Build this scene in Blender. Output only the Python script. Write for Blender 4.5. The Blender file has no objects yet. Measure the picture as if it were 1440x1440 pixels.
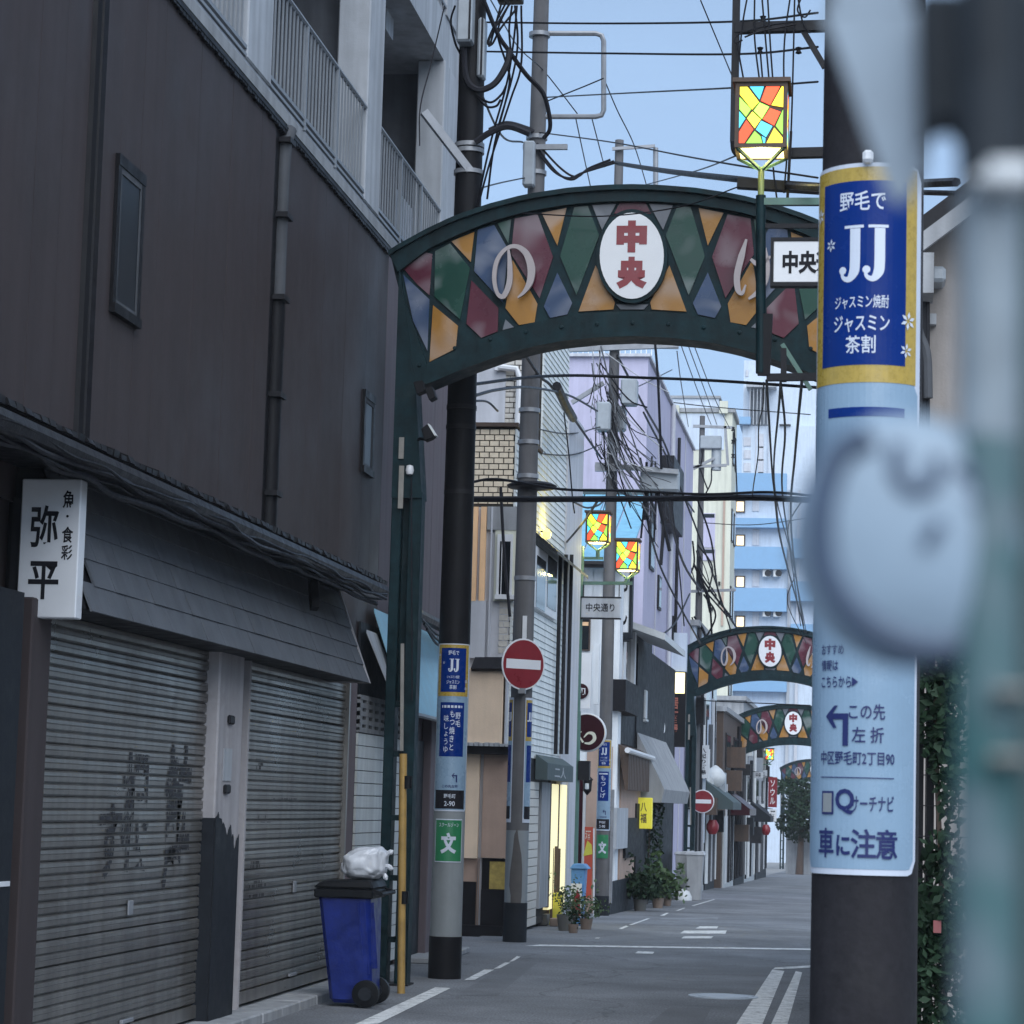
import bpy, bmesh, math, random
from mathutils import Vector, Matrix
R = random.Random(7)
C = bpy.context.scene.collection
SC = bpy.context.scene
rad = math.radians

# ------------------------------------------------------------------ camera, sky, sun, exposure
FPX, EYE = 3600.0, 1.6
dY = Vector((1222-720, -(1143-720), -FPX)).normalized()
u0 = Vector((math.sin(.0118), math.cos(.0118), 0))
dZ = (u0 - dY*u0.dot(dY)).normalized()
dX = dY.cross(dZ)
cd = bpy.data.cameras.new('camera'); cam = bpy.data.objects.new('camera', cd); C.objects.link(cam)
cam.matrix_world = Matrix(((dX.x, dX.y, dX.z, 0), (dY.x, dY.y, dY.z, 0), (dZ.x, dZ.y, dZ.z, EYE), (0, 0, 0, 1)))
cd.sensor_width = 36; cd.lens = 36*FPX/1440; cd.clip_start = .02; cd.clip_end = 3000
cd.dof.use_dof = True; cd.dof.focus_distance = 18.0; cd.dof.aperture_fstop = 23.5
SC.camera = cam

SUN_EL, SUN_ROT = rad(46), rad(166)
w = bpy.data.worlds.new('World'); SC.world = w; w.use_nodes = True
nt = w.node_tree; bg = nt.nodes['Background']
sky = nt.nodes.new('ShaderNodeTexSky'); sky.sky_type = 'NISHITA'; sky.sun_disc = False
sky.sun_elevation = SUN_EL; sky.sun_rotation = SUN_ROT
sky.air_density, sky.dust_density, sky.ozone_density = .8, .4, 4.0
mixc = nt.nodes.new('ShaderNodeMixRGB'); mixc.inputs[0].default_value = .6
mixc.inputs[2].default_value = (4.25, 6.0, 8.45, 1)         # thin even cloud cover over the whole dome
nt.links.new(sky.outputs[0], mixc.inputs[1]); nt.links.new(mixc.outputs[0], bg.inputs[0])
tcn = nt.nodes.new('ShaderNodeTexCoord'); cln = nt.nodes.new('ShaderNodeTexNoise'); cln.inputs['Scale'].default_value = 3.5; cln.inputs['Detail'].default_value = 5
mpn = nt.nodes.new('ShaderNodeMapping'); mpn.inputs['Scale'].default_value = (1, 1, 3.2); nt.links.new(tcn.outputs['Generated'], mpn.inputs[0]); nt.links.new(mpn.outputs[0], cln.inputs['Vector'])
crn = nt.nodes.new('ShaderNodeMapRange'); crn.inputs[1].default_value = .3; crn.inputs[2].default_value = .7; crn.inputs[3].default_value = .94; crn.inputs[4].default_value = 1.07; nt.links.new(cln.outputs[0], crn.inputs[0])
svn = nt.nodes.new('ShaderNodeVectorMath'); svn.operation = 'SCALE'; nt.links.new(mixc.outputs[0], svn.inputs[0]); nt.links.new(crn.outputs[0], svn.inputs['Scale']); nt.links.new(svn.outputs[0], bg.inputs[0])
bg.inputs[1].default_value = .062
sd = bpy.data.lights.new('sun', 'SUN'); so = bpy.data.objects.new('sun', sd); C.objects.link(so)
sd.energy = 2.1; sd.angle = rad(75); sd.color = (.94, .97, 1)
sdir = Vector((math.sin(SUN_ROT)*math.cos(SUN_EL), math.cos(SUN_ROT)*math.cos(SUN_EL), math.sin(SUN_EL)))
so.rotation_euler = (-sdir).to_track_quat('-Z', 'Y').to_euler()
SC.view_settings.view_transform = 'Standard'; SC.view_settings.look = 'None'
SC.view_settings.exposure = 1.0; SC.view_settings.gamma = 1.0
SC.render.engine = 'CYCLES'
SC.cycles.max_bounces = 6; SC.cycles.use_denoising = True

# ------------------------------------------------------------------ photograph pixel -> place in the street
def ray(px, py):
    v = Vector(((px-720)/FPX, (720-py)/FPX, -1))
    return Vector((dX.dot(v), dY.dot(v), dZ.dot(v)))
def P(px, py, Y):                      # on the upright plane across the street at distance Y
    d = ray(px, py); t = Y/d.y
    return Vector((d.x*t, Y, EYE+d.z*t))
def PX(px, py, X):                     # on the upright plane along the street at offset X
    d = ray(px, py); t = X/d.x
    return Vector((X, d.y*t, EYE+d.z*t))
GP = [(-60, 0), (32, 0), (44, -.22), (66, -.55), (90, -.95), (170, -2.1), (900, -9)]
def gz(y):
    for (a, za), (b, zb) in zip(GP, GP[1:]):
        if y <= b: return za+(zb-za)*(y-a)/(b-a)
    return GP[-1][1]
def G(px, py, dz=0):                   # on the road
    d = ray(px, py); y = 30
    for _ in range(40):
        t = (gz(y)-EYE)/d.z; y = .5*y+.5*min(max(t*d.y, 1), 600)
    return Vector((d.x*y/d.y, y, gz(y)+dz))
def Yx(px, X, py=1143): return PX(px, py, X).y
def Zx(px, py, X): return PX(px, py, X).z
def Zy(px, py, Y): return P(px, py, Y).z
def Xy(px, Y): return P(px, 1143, Y).x

# ------------------------------------------------------------------ materials
def lin(c): return tuple(((v/255)/12.92 if v/255 <= .04045 else ((v/255+.055)/1.055)**2.4) for v in c)
MT = {}
def mat(key, rgb, rough=.75, var=.18, scale=3.0, bump=0.0, metal=0.0, streak=0.0, emit=0.0, spec=.5, fine=0.0, bscale=60):
    if key in MT: return MT[key]
    m = bpy.data.materials.new(key); m.use_nodes = True; n = m.node_tree.nodes; l = m.node_tree.links
    if max(rgb) < .06 and rough > .2: spec = min(spec, .14)
    b = n['Principled BSDF']; b.inputs['Roughness'].default_value = rough; b.inputs['Metallic'].default_value = metal
    b.inputs['Specular IOR Level'].default_value = spec
    b.inputs['Base Color'].default_value = (*rgb, 1)
    if emit:
        b.inputs['Emission Color'].default_value = (*rgb, 1); b.inputs['Emission Strength'].default_value = emit
    if var or bump or streak:
        g = n.new('ShaderNodeNewGeometry')
    col = None
    if var:
        t = n.new('ShaderNodeTexNoise'); t.inputs['Scale'].default_value = scale; t.inputs['Detail'].default_value = 6; t.inputs['Roughness'].default_value = .65
        l.new(g.outputs['Position'], t.inputs['Vector'])
        r = n.new('ShaderNodeMapRange'); r.inputs[1].default_value = .3; r.inputs[2].default_value = .7
        r.inputs[3].default_value = 1-var; r.inputs[4].default_value = 1+var*.8
        l.new(t.outputs[0], r.inputs[0]); col = r.outputs[0]
        rr = n.new('ShaderNodeMapRange'); rr.inputs[1].default_value = .3; rr.inputs[2].default_value = .7
        rr.inputs[3].default_value = max(rough-.12, .02); rr.inputs[4].default_value = min(rough+.12, 1)
        l.new(t.outputs[0], rr.inputs[0]); l.new(rr.outputs[0], b.inputs['Roughness'])
    if streak:
        mp = n.new('ShaderNodeMapping'); mp.inputs['Scale'].default_value = (5, 5, .35); l.new(g.outputs['Position'], mp.inputs[0])
        t2 = n.new('ShaderNodeTexNoise'); t2.inputs['Scale'].default_value = 1.6; t2.inputs['Detail'].default_value = 7
        l.new(mp.outputs[0], t2.inputs['Vector'])
        r2 = n.new('ShaderNodeMapRange'); r2.inputs[1].default_value = .38; r2.inputs[2].default_value = .68
        r2.inputs[3].default_value = 1.05; r2.inputs[4].default_value = 1-streak; l.new(t2.outputs[0], r2.inputs[0])
        if col:
            mm = n.new('ShaderNodeMath'); mm.operation = 'MULTIPLY'; l.new(col, mm.inputs[0]); l.new(r2.outputs[0], mm.inputs[1]); col = mm.outputs[0]
        else: col = r2.outputs[0]
    if fine:
        t4 = n.new('ShaderNodeTexNoise'); t4.inputs['Scale'].default_value = 55; t4.inputs['Detail'].default_value = 2
        l.new(g.outputs['Position'], t4.inputs['Vector'])
        r4 = n.new('ShaderNodeMapRange'); r4.inputs[1].default_value = .3; r4.inputs[2].default_value = .7
        r4.inputs[3].default_value = 1-fine; r4.inputs[4].default_value = 1+fine; l.new(t4.outputs[0], r4.inputs[0])
        mm = n.new('ShaderNodeMath'); mm.operation = 'MULTIPLY'; l.new(col, mm.inputs[0]); l.new(r4.outputs[0], mm.inputs[1]); col = mm.outputs[0]
    if col:
        vm = n.new('ShaderNodeVectorMath'); vm.operation = 'SCALE'; vm.inputs[0].default_value = rgb
        l.new(col, vm.inputs['Scale']); l.new(vm.outputs[0], b.inputs['Base Color'])
    if bump:
        t3 = n.new('ShaderNodeTexNoise'); t3.inputs['Scale'].default_value = bscale; t3.inputs['Detail'].default_value = 4
        l.new(g.outputs['Position'], t3.inputs['Vector'])
        bn = n.new('ShaderNodeBump'); bn.inputs['Strength'].default_value = bump; bn.inputs['Distance'].default_value = .01
        l.new(t3.outputs[0], bn.inputs['Height']); l.new(bn.outputs[0], b.inputs['Normal'])
    MT[key] = m
    return m
M = dict(
    pipeg=mat('weathered_pipe', (.07,.075,.085), .8, .25, 6, .2, streak=.4),
    housew=mat('grey_beige_wall', (.30, .27, .25), .85, .15, 3, .2, streak=.3),
    peel=mat('peeled_brown', (.085, .078, .075), .8, .2, 8, .2),
    strip=mat('pale_strip', (.22, .21, .19), .7, .2, 8),
    asphalt=mat('asphalt', (.15,.158,.172), .85, .22, .9, .5, fine=.45, bscale=90),
    pave=mat('pavement', (.22, .22, .22), .85, .2, 2, .3, fine=.15),
    paint=mat('road_paint', (.62, .63, .63), .7, .3, 7, .2, fine=.12),
    clad=mat('brown_cladding', (.053,.042,.043), .6, .1, .8, .08, streak=.09),
    clad2=mat('mauve_render', (.13,.105,.118), .8, .12, 2, .2, streak=.15),
    black=mat('black_metal', (.009,.009,.011), .5, .2, 8),
    dark=mat('dark_steel', (.018,.018,.021), .5, .3, 9, .1),
    gutter=mat('old_gutter', (.012,.012,.015), .4, .4, 12, .2),
    conc=mat('concrete', (.30,.31,.325), .85, .15, 2.5, .2, streak=.25),
    concl=mat('light_concrete', (.40,.42,.45), .8, .12, 2.5, .15, streak=.22),
    rail=mat('railing_grey', (.20,.22,.245), .5, .12, 6),
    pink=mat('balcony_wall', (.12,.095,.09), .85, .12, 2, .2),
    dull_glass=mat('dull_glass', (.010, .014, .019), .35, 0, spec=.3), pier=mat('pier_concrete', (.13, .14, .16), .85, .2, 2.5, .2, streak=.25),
    glassd=mat('dark_glass', (.008,.010,.013), .06, 0),
    shutter=mat('shutter_metal', (.21,.20,.188), .34, .3, 1.1, .05, metal=.55, streak=.3),
    shutter2=mat('light_shutter_metal', (.42, .44, .45), .5, .15, 3, .05, metal=.2, streak=.2),
    shingle=mat('slate_shingle', (.084,.091,.104), .75, .22, 5, .35, streak=.2),
    pillar=mat('pillar_paint', (.38,.36,.37), .75, .14, 3, .15, streak=.2),
    stain=mat('dark_base_paint', (.016,.019,.024), .6, .25, 6, .15),
    signw=mat('sign_white', (.66,.67,.69), .4, .05, 4),
    ink=mat('black_ink', (.012, .012, .016), .6, 0),
    spray=mat('faded_black_paint', (.045,.046,.052), .7, .3, 30),
    green=mat('arch_green', (.006,.0215,.0265), .5, .5, 7, .12, streak=.35),
    greenl=mat('post_green', (.07, .15, .12), .45, .2, 6, .06, streak=.15),
    bamboo=mat('yellow_pole_guard', (.34, .21, .06), .55, .25, 9, .1),
    binblue=mat('blue_plastic', (.0015,.015,.16), .42, .3, 9, .12, streak=.3),
    binlid=mat('black_plastic', (.007,.008,.010), .5, .2, 8),
    bag=mat('white_bag', (.52,.54,.58), .35, .08, 9, .25, bscale=25),
    skyaw=mat('pale_blue_awning', (.26,.50,.64), .6, .15, 5),
    redl=mat('red_lettering', (.35, .06, .04), .6, .1),
    polewrap=mat('black_pole_wrap', (.009,.009,.011), .55, .25, 7, .15),
    polewrap2=mat('charcoal_pole_wrap', (.020,.019,.022), .6, .18, 7, .15, fine=.12),
    poleconc=mat('pole_concrete', (.115,.113,.118), .85, .2, 4, .2, streak=.3),
    polegrey=mat('pole_grey_sleeve', (.21, .23, .24), .6, .12, 4, .05, streak=.15),
    steel=mat('galvanised_steel', (.26, .27, .29), .45, .2, 8, .05, metal=.3),
    cable=mat('cable_black', (.007,.007,.010), .45, .2, 20),
    cableg=mat('cable_grey', (.020,.020,.025), .5, .2, 20),
    jjblue=mat('advert_blue', (.002,.022,.15), .28, .06, 6, bump=.10, bscale=14, spec=.12),
    jjgold=mat('advert_gold', (.36,.25,.045), .3, .16, 60, bump=.10, bscale=14),
    jjsky=mat('advert_pale_blue', (.20,.295,.395), .28, .05, 6, bump=.10, bscale=14),
    jjnavy=mat('advert_navy', (.004,.010,.085), .4, 0),
    jjwhite=mat('advert_white', (.50,.54,.62), .35, 0),
    zone=mat('school_zone_green', (.02, .17, .07), .4, .1, 8),
    tile=mat('cream_tile', (.78,.66,.50), .45, .14, 14, .08),
    tileg=mat('grey_tile', (.55,.52,.47), .5, .14, 14, .08),
    grout=mat('dark_grout', (.055, .05, .045), .9, .2, 10),
    beige=mat('beige_render', (.80,.62,.46), .85, .1, 2, .2, streak=.05),
    beiged=mat('tan_render', (.42,.30,.24), .85, .14, 2, .2, streak=.08),
    peach=mat('peach_panel', (.90,.56,.31), .7, .1, 3, .05, streak=.15),
    siding=mat('pale_siding', (.68,.71,.70), .6, .1, 4, .05, streak=.15),
    greyp=mat('pale_grey_panel', (.50,.51,.55), .7, .1, 3, .05, streak=.15),
    wood=mat('dark_board', (.011,.011,.014), .6, .3, 9, .2),
    brownw=mat('brown_wood', (.075,.048,.035), .7, .3, 9, .2, streak=.2),
    red=mat('sign_red', (.19,.009,.016), .35, .1, 9),
    white=mat('white_wall', (.72,.75,.78), .75, .1, 2, .1, streak=.18),
    whiteb=mat('bluish_white_wall', (.52,.59,.68), .75, .08, 2, .05, streak=.1),
    roofblue=mat('blue_roof', (.19,.44,.60), .45, .1, 3, .05, streak=.12),
    lav=mat('lavender_wall', (.45,.43,.56), .8, .08, 1.2, .1, streak=.12),
    cream=mat('cream_wall', (.60,.60,.50), .8, .08, 1.2, .1, streak=.15),
    skyband=mat('sky_blue_panel', (.19,.35,.54), .6, .06, 2),
    maroon=mat('maroon_sign', (.030,.006,.010), .35, .1, 6),
    awgreen=mat('dark_green_awning', (.05,.075,.08), .7, .15, 8),
    plastb=mat('blue_bin_plastic', (.08, .22, .46), .45, .15, 9),
    yellow=mat('yellow_sign', (.50, .46, .05), .5, .12, 9),
    leaf=mat('leaf_green', (.045, .085, .028), .6, .35, 5),
    leafd=mat('leaf_dark', (.016,.034,.018), .6, .35, 5),
    pot=mat('terracotta_pot', (.20, .15, .12), .8, .2, 8),
    potw=mat('white_planter', (.10,.10,.095), .7, .15, 8),
    acw=mat('white_enamel', (.55, .57, .58), .5, .1, 5),
    fgreen=mat('foreground_green', (.03,.06,.062), .5, .35, 60),
    fdark=mat('foreground_dark', (.026,.031,.037), .6, .3, 60),
    charm=mat('pale_ornament', (.215,.285,.355), .5, .12, 90),
    charmd=mat('ornament_blue', (.04,.065,.11), .5, .15, 90),
    cloth=mat('white_cloth', (.28,.34,.40), .8, .12, 80),
    tank=mat('transformer_grey', (.30, .33, .36), .5, .15, 5),
    manhole=mat('manhole_cover', (.42, .47, .53), .45, .15, 12, .2),
)
def rework_road():
    m = M['asphalt']; n = m.node_tree.nodes; l = m.node_tree.links; b = n['Principled BSDF']; src = b.inputs['Base Color'].links[0].from_socket
    g = n.new('ShaderNodeNewGeometry'); v = n.new('ShaderNodeTexVoronoi'); v.feature = 'DISTANCE_TO_EDGE'; v.inputs['Scale'].default_value = .55
    nz = n.new('ShaderNodeTexNoise'); nz.inputs['Scale'].default_value = 2.2; nz.inputs['Detail'].default_value = 5
    ad = n.new('ShaderNodeMixRGB'); ad.blend_type = 'ADD'; ad.inputs[0].default_value = .55; l.new(g.outputs['Position'], ad.inputs[1]); l.new(g.outputs['Position'], nz.inputs['Vector']); l.new(nz.outputs['Color'], ad.inputs[2]); l.new(ad.outputs[0], v.inputs['Vector'])
    r = n.new('ShaderNodeMapRange'); r.inputs[1].default_value = .0; r.inputs[2].default_value = .014; r.inputs[3].default_value = .62; r.inputs[4].default_value = 1; l.new(v.outputs['Distance'], r.inputs[0])
    st = n.new('ShaderNodeTexNoise'); st.inputs['Scale'].default_value = .55; st.inputs['Detail'].default_value = 8; st.inputs['Roughness'].default_value = .7; l.new(g.outputs['Position'], st.inputs['Vector'])
    r2 = n.new('ShaderNodeMapRange'); r2.inputs[1].default_value = .35; r2.inputs[2].default_value = .65; r2.inputs[3].default_value = .72; r2.inputs[4].default_value = 1.22; l.new(st.outputs[0], r2.inputs[0])
    mm = n.new('ShaderNodeMath'); mm.operation = 'MULTIPLY'; l.new(r.outputs[0], mm.inputs[0]); l.new(r2.outputs[0], mm.inputs[1])
    vm = n.new('ShaderNodeVectorMath'); vm.operation = 'SCALE'; l.new(src, vm.inputs[0]); l.new(mm.outputs[0], vm.inputs['Scale']); l.new(vm.outputs[0], b.inputs['Base Color'])
    m = M['paint']; n = m.node_tree.nodes; l = m.node_tree.links; b = n['Principled BSDF']; src = b.inputs['Base Color'].links[0].from_socket
    g = n.new('ShaderNodeNewGeometry'); st = n.new('ShaderNodeTexNoise'); st.inputs['Scale'].default_value = 9; st.inputs['Detail'].default_value = 7; st.inputs['Roughness'].default_value = .75; l.new(g.outputs['Position'], st.inputs['Vector'])
    r = n.new('ShaderNodeMapRange'); r.inputs[1].default_value = .52; r.inputs[2].default_value = .62; r.inputs[3].default_value = 0; r.inputs[4].default_value = .8; l.new(st.outputs[0], r.inputs[0])
    mx = n.new('ShaderNodeMixRGB'); l.new(r.outputs[0], mx.inputs[0]); l.new(src, mx.inputs[1]); mx.inputs[2].default_value = (.16, .165, .175, 1); l.new(mx.outputs[0], b.inputs['Base Color'])
rework_road()
def rust(key, amount, col, sc):
    m = M[key]; n = m.node_tree.nodes; l = m.node_tree.links; b = n['Principled BSDF']; lk = b.inputs['Base Color'].links
    if lk: src = lk[0].from_socket
    else: rgbn = n.new('ShaderNodeRGB'); rgbn.outputs[0].default_value = b.inputs['Base Color'].default_value; src = rgbn.outputs[0]
    g = n.new('ShaderNodeNewGeometry'); t = n.new('ShaderNodeTexNoise'); t.inputs['Scale'].default_value = sc; t.inputs['Detail'].default_value = 8; t.inputs['Roughness'].default_value = .72; l.new(g.outputs['Position'], t.inputs['Vector'])
    r = n.new('ShaderNodeMapRange'); r.inputs[1].default_value = .54; r.inputs[2].default_value = .70; r.inputs[3].default_value = 0; r.inputs[4].default_value = amount; l.new(t.outputs[0], r.inputs[0])
    mx = n.new('ShaderNodeMixRGB'); l.new(r.outputs[0], mx.inputs[0]); l.new(src, mx.inputs[1]); mx.inputs[2].default_value = (*col, 1); l.new(mx.outputs[0], b.inputs['Base Color'])
rust('shutter', .6, (.075, .055, .042), 1.3); rust('clad', .4, (.034, .030, .031), 1.1); rust('pillar', .5, (.2, .18, .17), 3); rust('jjsky', .35, (.16, .24, .31), 5); rust('jjwhite', .3, (.34, .36, .38), 9); rust('green', .5, (.022, .038, .040), 4); rust('whiteb', .35, (.36, .42, .50), .5); rust('lav', .3, (.34, .33, .42), .45); rust('cream', .35, (.42, .42, .36), .6); rust('concl', .4, (.26, .27, .28), 1.2); rust('binblue', .35, (.012, .022, .085), 6); rust('polewrap2', .3, (.035, .033, .034), 6)
def two_tone(key, a, c, scale, rough=.5):
    m = bpy.data.materials.new(key); m.use_nodes = True; n = m.node_tree.nodes; l = m.node_tree.links; b = n['Principled BSDF']; b.inputs['Roughness'].default_value = rough; b.inputs['Specular IOR Level'].default_value = .2
    g = n.new('ShaderNodeNewGeometry'); t = n.new('ShaderNodeTexNoise'); t.inputs['Scale'].default_value = scale; t.inputs['Detail'].default_value = 2; l.new(g.outputs['Position'], t.inputs['Vector'])
    r = n.new('ShaderNodeMapRange'); r.inputs[1].default_value = .38; r.inputs[2].default_value = .62; l.new(t.outputs[0], r.inputs[0])
    mx = n.new('ShaderNodeMixRGB'); l.new(r.outputs[0], mx.inputs[0]); mx.inputs[1].default_value = (*a, 1); mx.inputs[2].default_value = (*c, 1); l.new(mx.outputs[0], b.inputs['Base Color']); M[key] = m
two_tone('mottled_post', (.045, .112, .116), (.125, .165, .185), 70)
def litmat(key, rgb, e): return mat(key, rgb, .5, 0, emit=e)

# ------------------------------------------------------------------ mesh building
class MB:
    def __init__(s): s.v = []; s.f = []
    def add(s, vs, fs):
        o = len(s.v); s.v += [Vector(v) for v in vs]; s.f += [tuple(i+o for i in f) for f in fs]; return s
    def box(s, x0, y0, z0, x1, y1, z1):
        x0, x1 = min(x0, x1), max(x0, x1); y0, y1 = min(y0, y1), max(y0, y1); z0, z1 = min(z0, z1), max(z0, z1)
        return s.add([(x0,y0,z0),(x1,y0,z0),(x1,y1,z0),(x0,y1,z0),(x0,y0,z1),(x1,y0,z1),(x1,y1,z1),(x0,y1,z1)],
            [(0,3,2,1),(4,5,6,7),(0,1,5,4),(1,2,6,5),(2,3,7,6),(3,0,4,7)])
    def prism(s, poly, vec):
        n = len(poly); vec = Vector(vec); a = [Vector(p) for p in poly]; b = [p+vec for p in a]
        return s.add(a+b, [tuple(range(n)), tuple(range(2*n-1, n-1, -1))]+[(i, i+n, (i+1) % n+n, (i+1) % n) for i in range(n)])
    def bar(s, p0, p1, w, h=None, up=(0, 0, 1)):
        h = h or w; p0 = Vector(p0); p1 = Vector(p1); d = (p1-p0).normalized(); up = Vector(up)
        if abs(d.dot(up)) > .98: up = Vector((0, 1, 0))
        a = d.cross(up).normalized(); b = a.cross(d).normalized()
        q = [a*w/2+b*h/2, -a*w/2+b*h/2, -a*w/2-b*h/2, a*w/2-b*h/2]
        return s.add([p0+k for k in q]+[p1+k for k in q], [(0,1,2,3),(7,6,5,4)]+[(i, i+4, (i+1) % 4+4, (i+1) % 4) for i in range(4)])
    def tube(s, pts, r, n=6, r1=None):
        pts = [Vector(p) for p in pts]; m = len(pts); vs = []; prev = None
        for i, p in enumerate(pts):
            d = (pts[min(i+1, m-1)]-pts[max(i-1, 0)]).normalized()
            if prev is None: a = d.orthogonal().normalized()
            else:
                a = prev-d*prev.dot(d); a = a.normalized() if a.length > 1e-6 else d.orthogonal().normalized()
            prev = a; b = d.cross(a)
            rr = r if r1 is None else r+(r1-r)*i/(m-1)
            vs += [p+(a*math.cos(2*math.pi*k/n)+b*math.sin(2*math.pi*k/n))*rr for k in range(n)]
        fs = [(i*n+k, i*n+(k+1) % n, (i+1)*n+(k+1) % n, (i+1)*n+k) for i in range(m-1) for k in range(n)]
        fs += [tuple(range(n-1, -1, -1)), tuple((m-1)*n+k for k in range(n))]
        return s.add(vs, fs)
    def lathe(s, c, prof, n=16, ax='z'):
        c = Vector(c); vs = []
        for r, h in prof:
            for k in range(n):
                a = 2*math.pi*k/n; q = (r*math.cos(a), r*math.sin(a), h)
                q = q if ax == 'z' else ((q[0], h, -q[1]) if ax == 'y' else (h, q[0], q[1]))
                vs.append(c+Vector(q))
        m = len(prof)
        fs = [(i*n+k, i*n+(k+1) % n, (i+1)*n+(k+1) % n, (i+1)*n+k) for i in range(m-1) for k in range(n)]
        fs += [tuple(range(n-1, -1, -1)), tuple((m-1)*n+k for k in range(n))]
        return s.add(vs, fs)
    def quad(s, *p): return s.add(p, [tuple(range(len(p)))])
    def leaves(s, c, ext, n, size, rnd=R, hollow=.25, up=.2):
        c = Vector(c)
        for _ in range(n):
            while True:
                q = Vector((rnd.uniform(-1, 1), rnd.uniform(-1, 1), rnd.uniform(-1, 1)))
                if hollow < q.length < 1: break
            q = c+Vector((q.x*ext[0], q.y*ext[1], q.z*ext[2]))
            d = Vector((rnd.gauss(0, 1), rnd.gauss(0, 1), rnd.gauss(up, 1))).normalized(); e = d.orthogonal().normalized()
            e = Matrix.Rotation(rnd.uniform(0, 6.28), 3, d) @ e; z = size*rnd.uniform(.6, 1.4)
            s.add([q-e*z*.5, q+d.cross(e)*z*.28, q+e*z*.5, q-d.cross(e)*z*.28], [(0, 1, 2, 3)])
        return s
    def build(s, name, m, parent=None, smooth=False, fix=True, bevel=0):
        me = bpy.data.meshes.new(name); off = wloc(parent)
        me.from_pydata([v-off for v in s.v], [], s.f); me.update()
        if fix:
            b = bmesh.new(); b.from_mesh(me); bmesh.ops.recalc_face_normals(b, faces=b.faces)
            if bevel: bmesh.ops.bevel(b, geom=[e for e in b.edges if len(e.link_faces) == 2 and e.calc_face_angle() > .6], offset=bevel, segments=1, affect='EDGES', clamp_overlap=True)
            b.to_mesh(me); b.free()
        if smooth:
            for p in me.polygons: p.use_smooth = True
            try: me.set_sharp_from_angle(angle=rad(40))
            except Exception: pass
        me.materials.append(M[m] if isinstance(m, str) else m)
        return put(name, me, parent)
def wloc(o):
    v = Vector()
    while o is not None: v += o.location; o = o.parent
    return v
def put(name, me, parent=None, loc=None):
    o = bpy.data.objects.new(name, me); C.objects.link(o)
    if parent is not None: o.parent = parent
    if loc is not None: o.location = Vector(loc)-wloc(parent)
    return o
def thing(name, label, cat, loc=(0, 0, 0), group=None):
    o = bpy.data.objects.new(name, None); C.objects.link(o); o.location = loc; o.empty_display_size = .2
    return tag(o, label, cat, group)
def tag(o, label, cat, group=None):
    o['label'] = label; o['category'] = cat
    if group: o['group'] = group
    return o
def struct(name, b, m, label=None):
    o = b.build(name, m); o['kind'] = 'structure'; o['label'] = label or name.replace('_', ' '); return o
def stuff(o): o['kind'] = 'stuff'; return o
def dup(o, loc, label=None):
    c = o.copy(); C.objects.link(c); c.location = loc
    if label: c['label'] = label
    def kids(a, b):
        for k in list(a.children):
            q = k.copy(); C.objects.link(q); q.parent = b; kids(k, q)
    kids(o, c); return c
def B(name, parent, m, *args, bevel=0):   # one-box part
    return MB().box(*args).build(name, m, parent, bevel=bevel)
def spline(pts, n=8):
    pts = [Vector(p) for p in pts]; out = []
    q = [pts[0]*2-pts[1]]+pts+[pts[-1]*2-pts[-2]]
    for i in range(1, len(q)-2):
        for k in range(n):
            t = k/n; a, b, c, d = q[i-1:i+3]
            out.append(.5*((2*b)+(c-a)*t+(2*a-5*b+4*c-d)*t*t+(3*b-a-3*c+d)*t**3))
    return out+[pts[-1]]

# ------------------------------------------------------------------ lettering
TC = {}
def glyphs(body, bold=0.0):
    k = (body, bold)
    if k not in TC:
        c = bpy.data.curves.new('lettering', 'FONT'); c.body = body; c.size = 1; c.resolution_u = 3; c.offset = bold
        o = bpy.data.objects.new('lettering', c); m = bpy.data.meshes.new_from_object(o)
        vs = [v.co.copy() for v in m.vertices]; fs = [tuple(p.vertices) for p in m.polygons]
        bpy.data.objects.remove(o); bpy.data.curves.remove(c); bpy.data.meshes.remove(m)
        xs = [v.x for v in vs]; ys = [v.y for v in vs]
        TC[k] = (vs, fs, min(xs), max(xs), min(ys), max(ys))
    return TC[k]
def layout(body, w=None, h=None, bold=.0, vertical=False, gap=.08):
    """2-D outline of the words, centred on 0,0 and fitted to w x h."""
    if not vertical: vs, fs, x0, x1, y0, y1 = glyphs(body, bold); pts = [Vector((v.x, v.y)) for v in vs]
    else:
        pts = []; fs = []
        for i, ch in enumerate(body):
            if ch == ' ': continue
            a, f, x0, x1, y0, y1 = glyphs(ch, bold); o = len(pts)
            pts += [Vector((v.x-(x0+x1)/2, v.y-(y0+y1)/2-i*(1+gap))) for v in a]; fs = fs+[tuple(j+o for j in q) for q in f]
        x0 = min(p.x for p in pts); x1 = max(p.x for p in pts); y0 = min(p.y for p in pts); y1 = max(p.y for p in pts)
    cx, cy = (x0+x1)/2, (y0+y1)/2
    sx = w/(x1-x0) if w else None; sy = h/(y1-y0) if h else None
    sx = sx or sy; sy = sy or sx
    return [Vector(((p.x-cx)*sx, (p.y-cy)*sy)) for p in pts], fs
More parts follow.
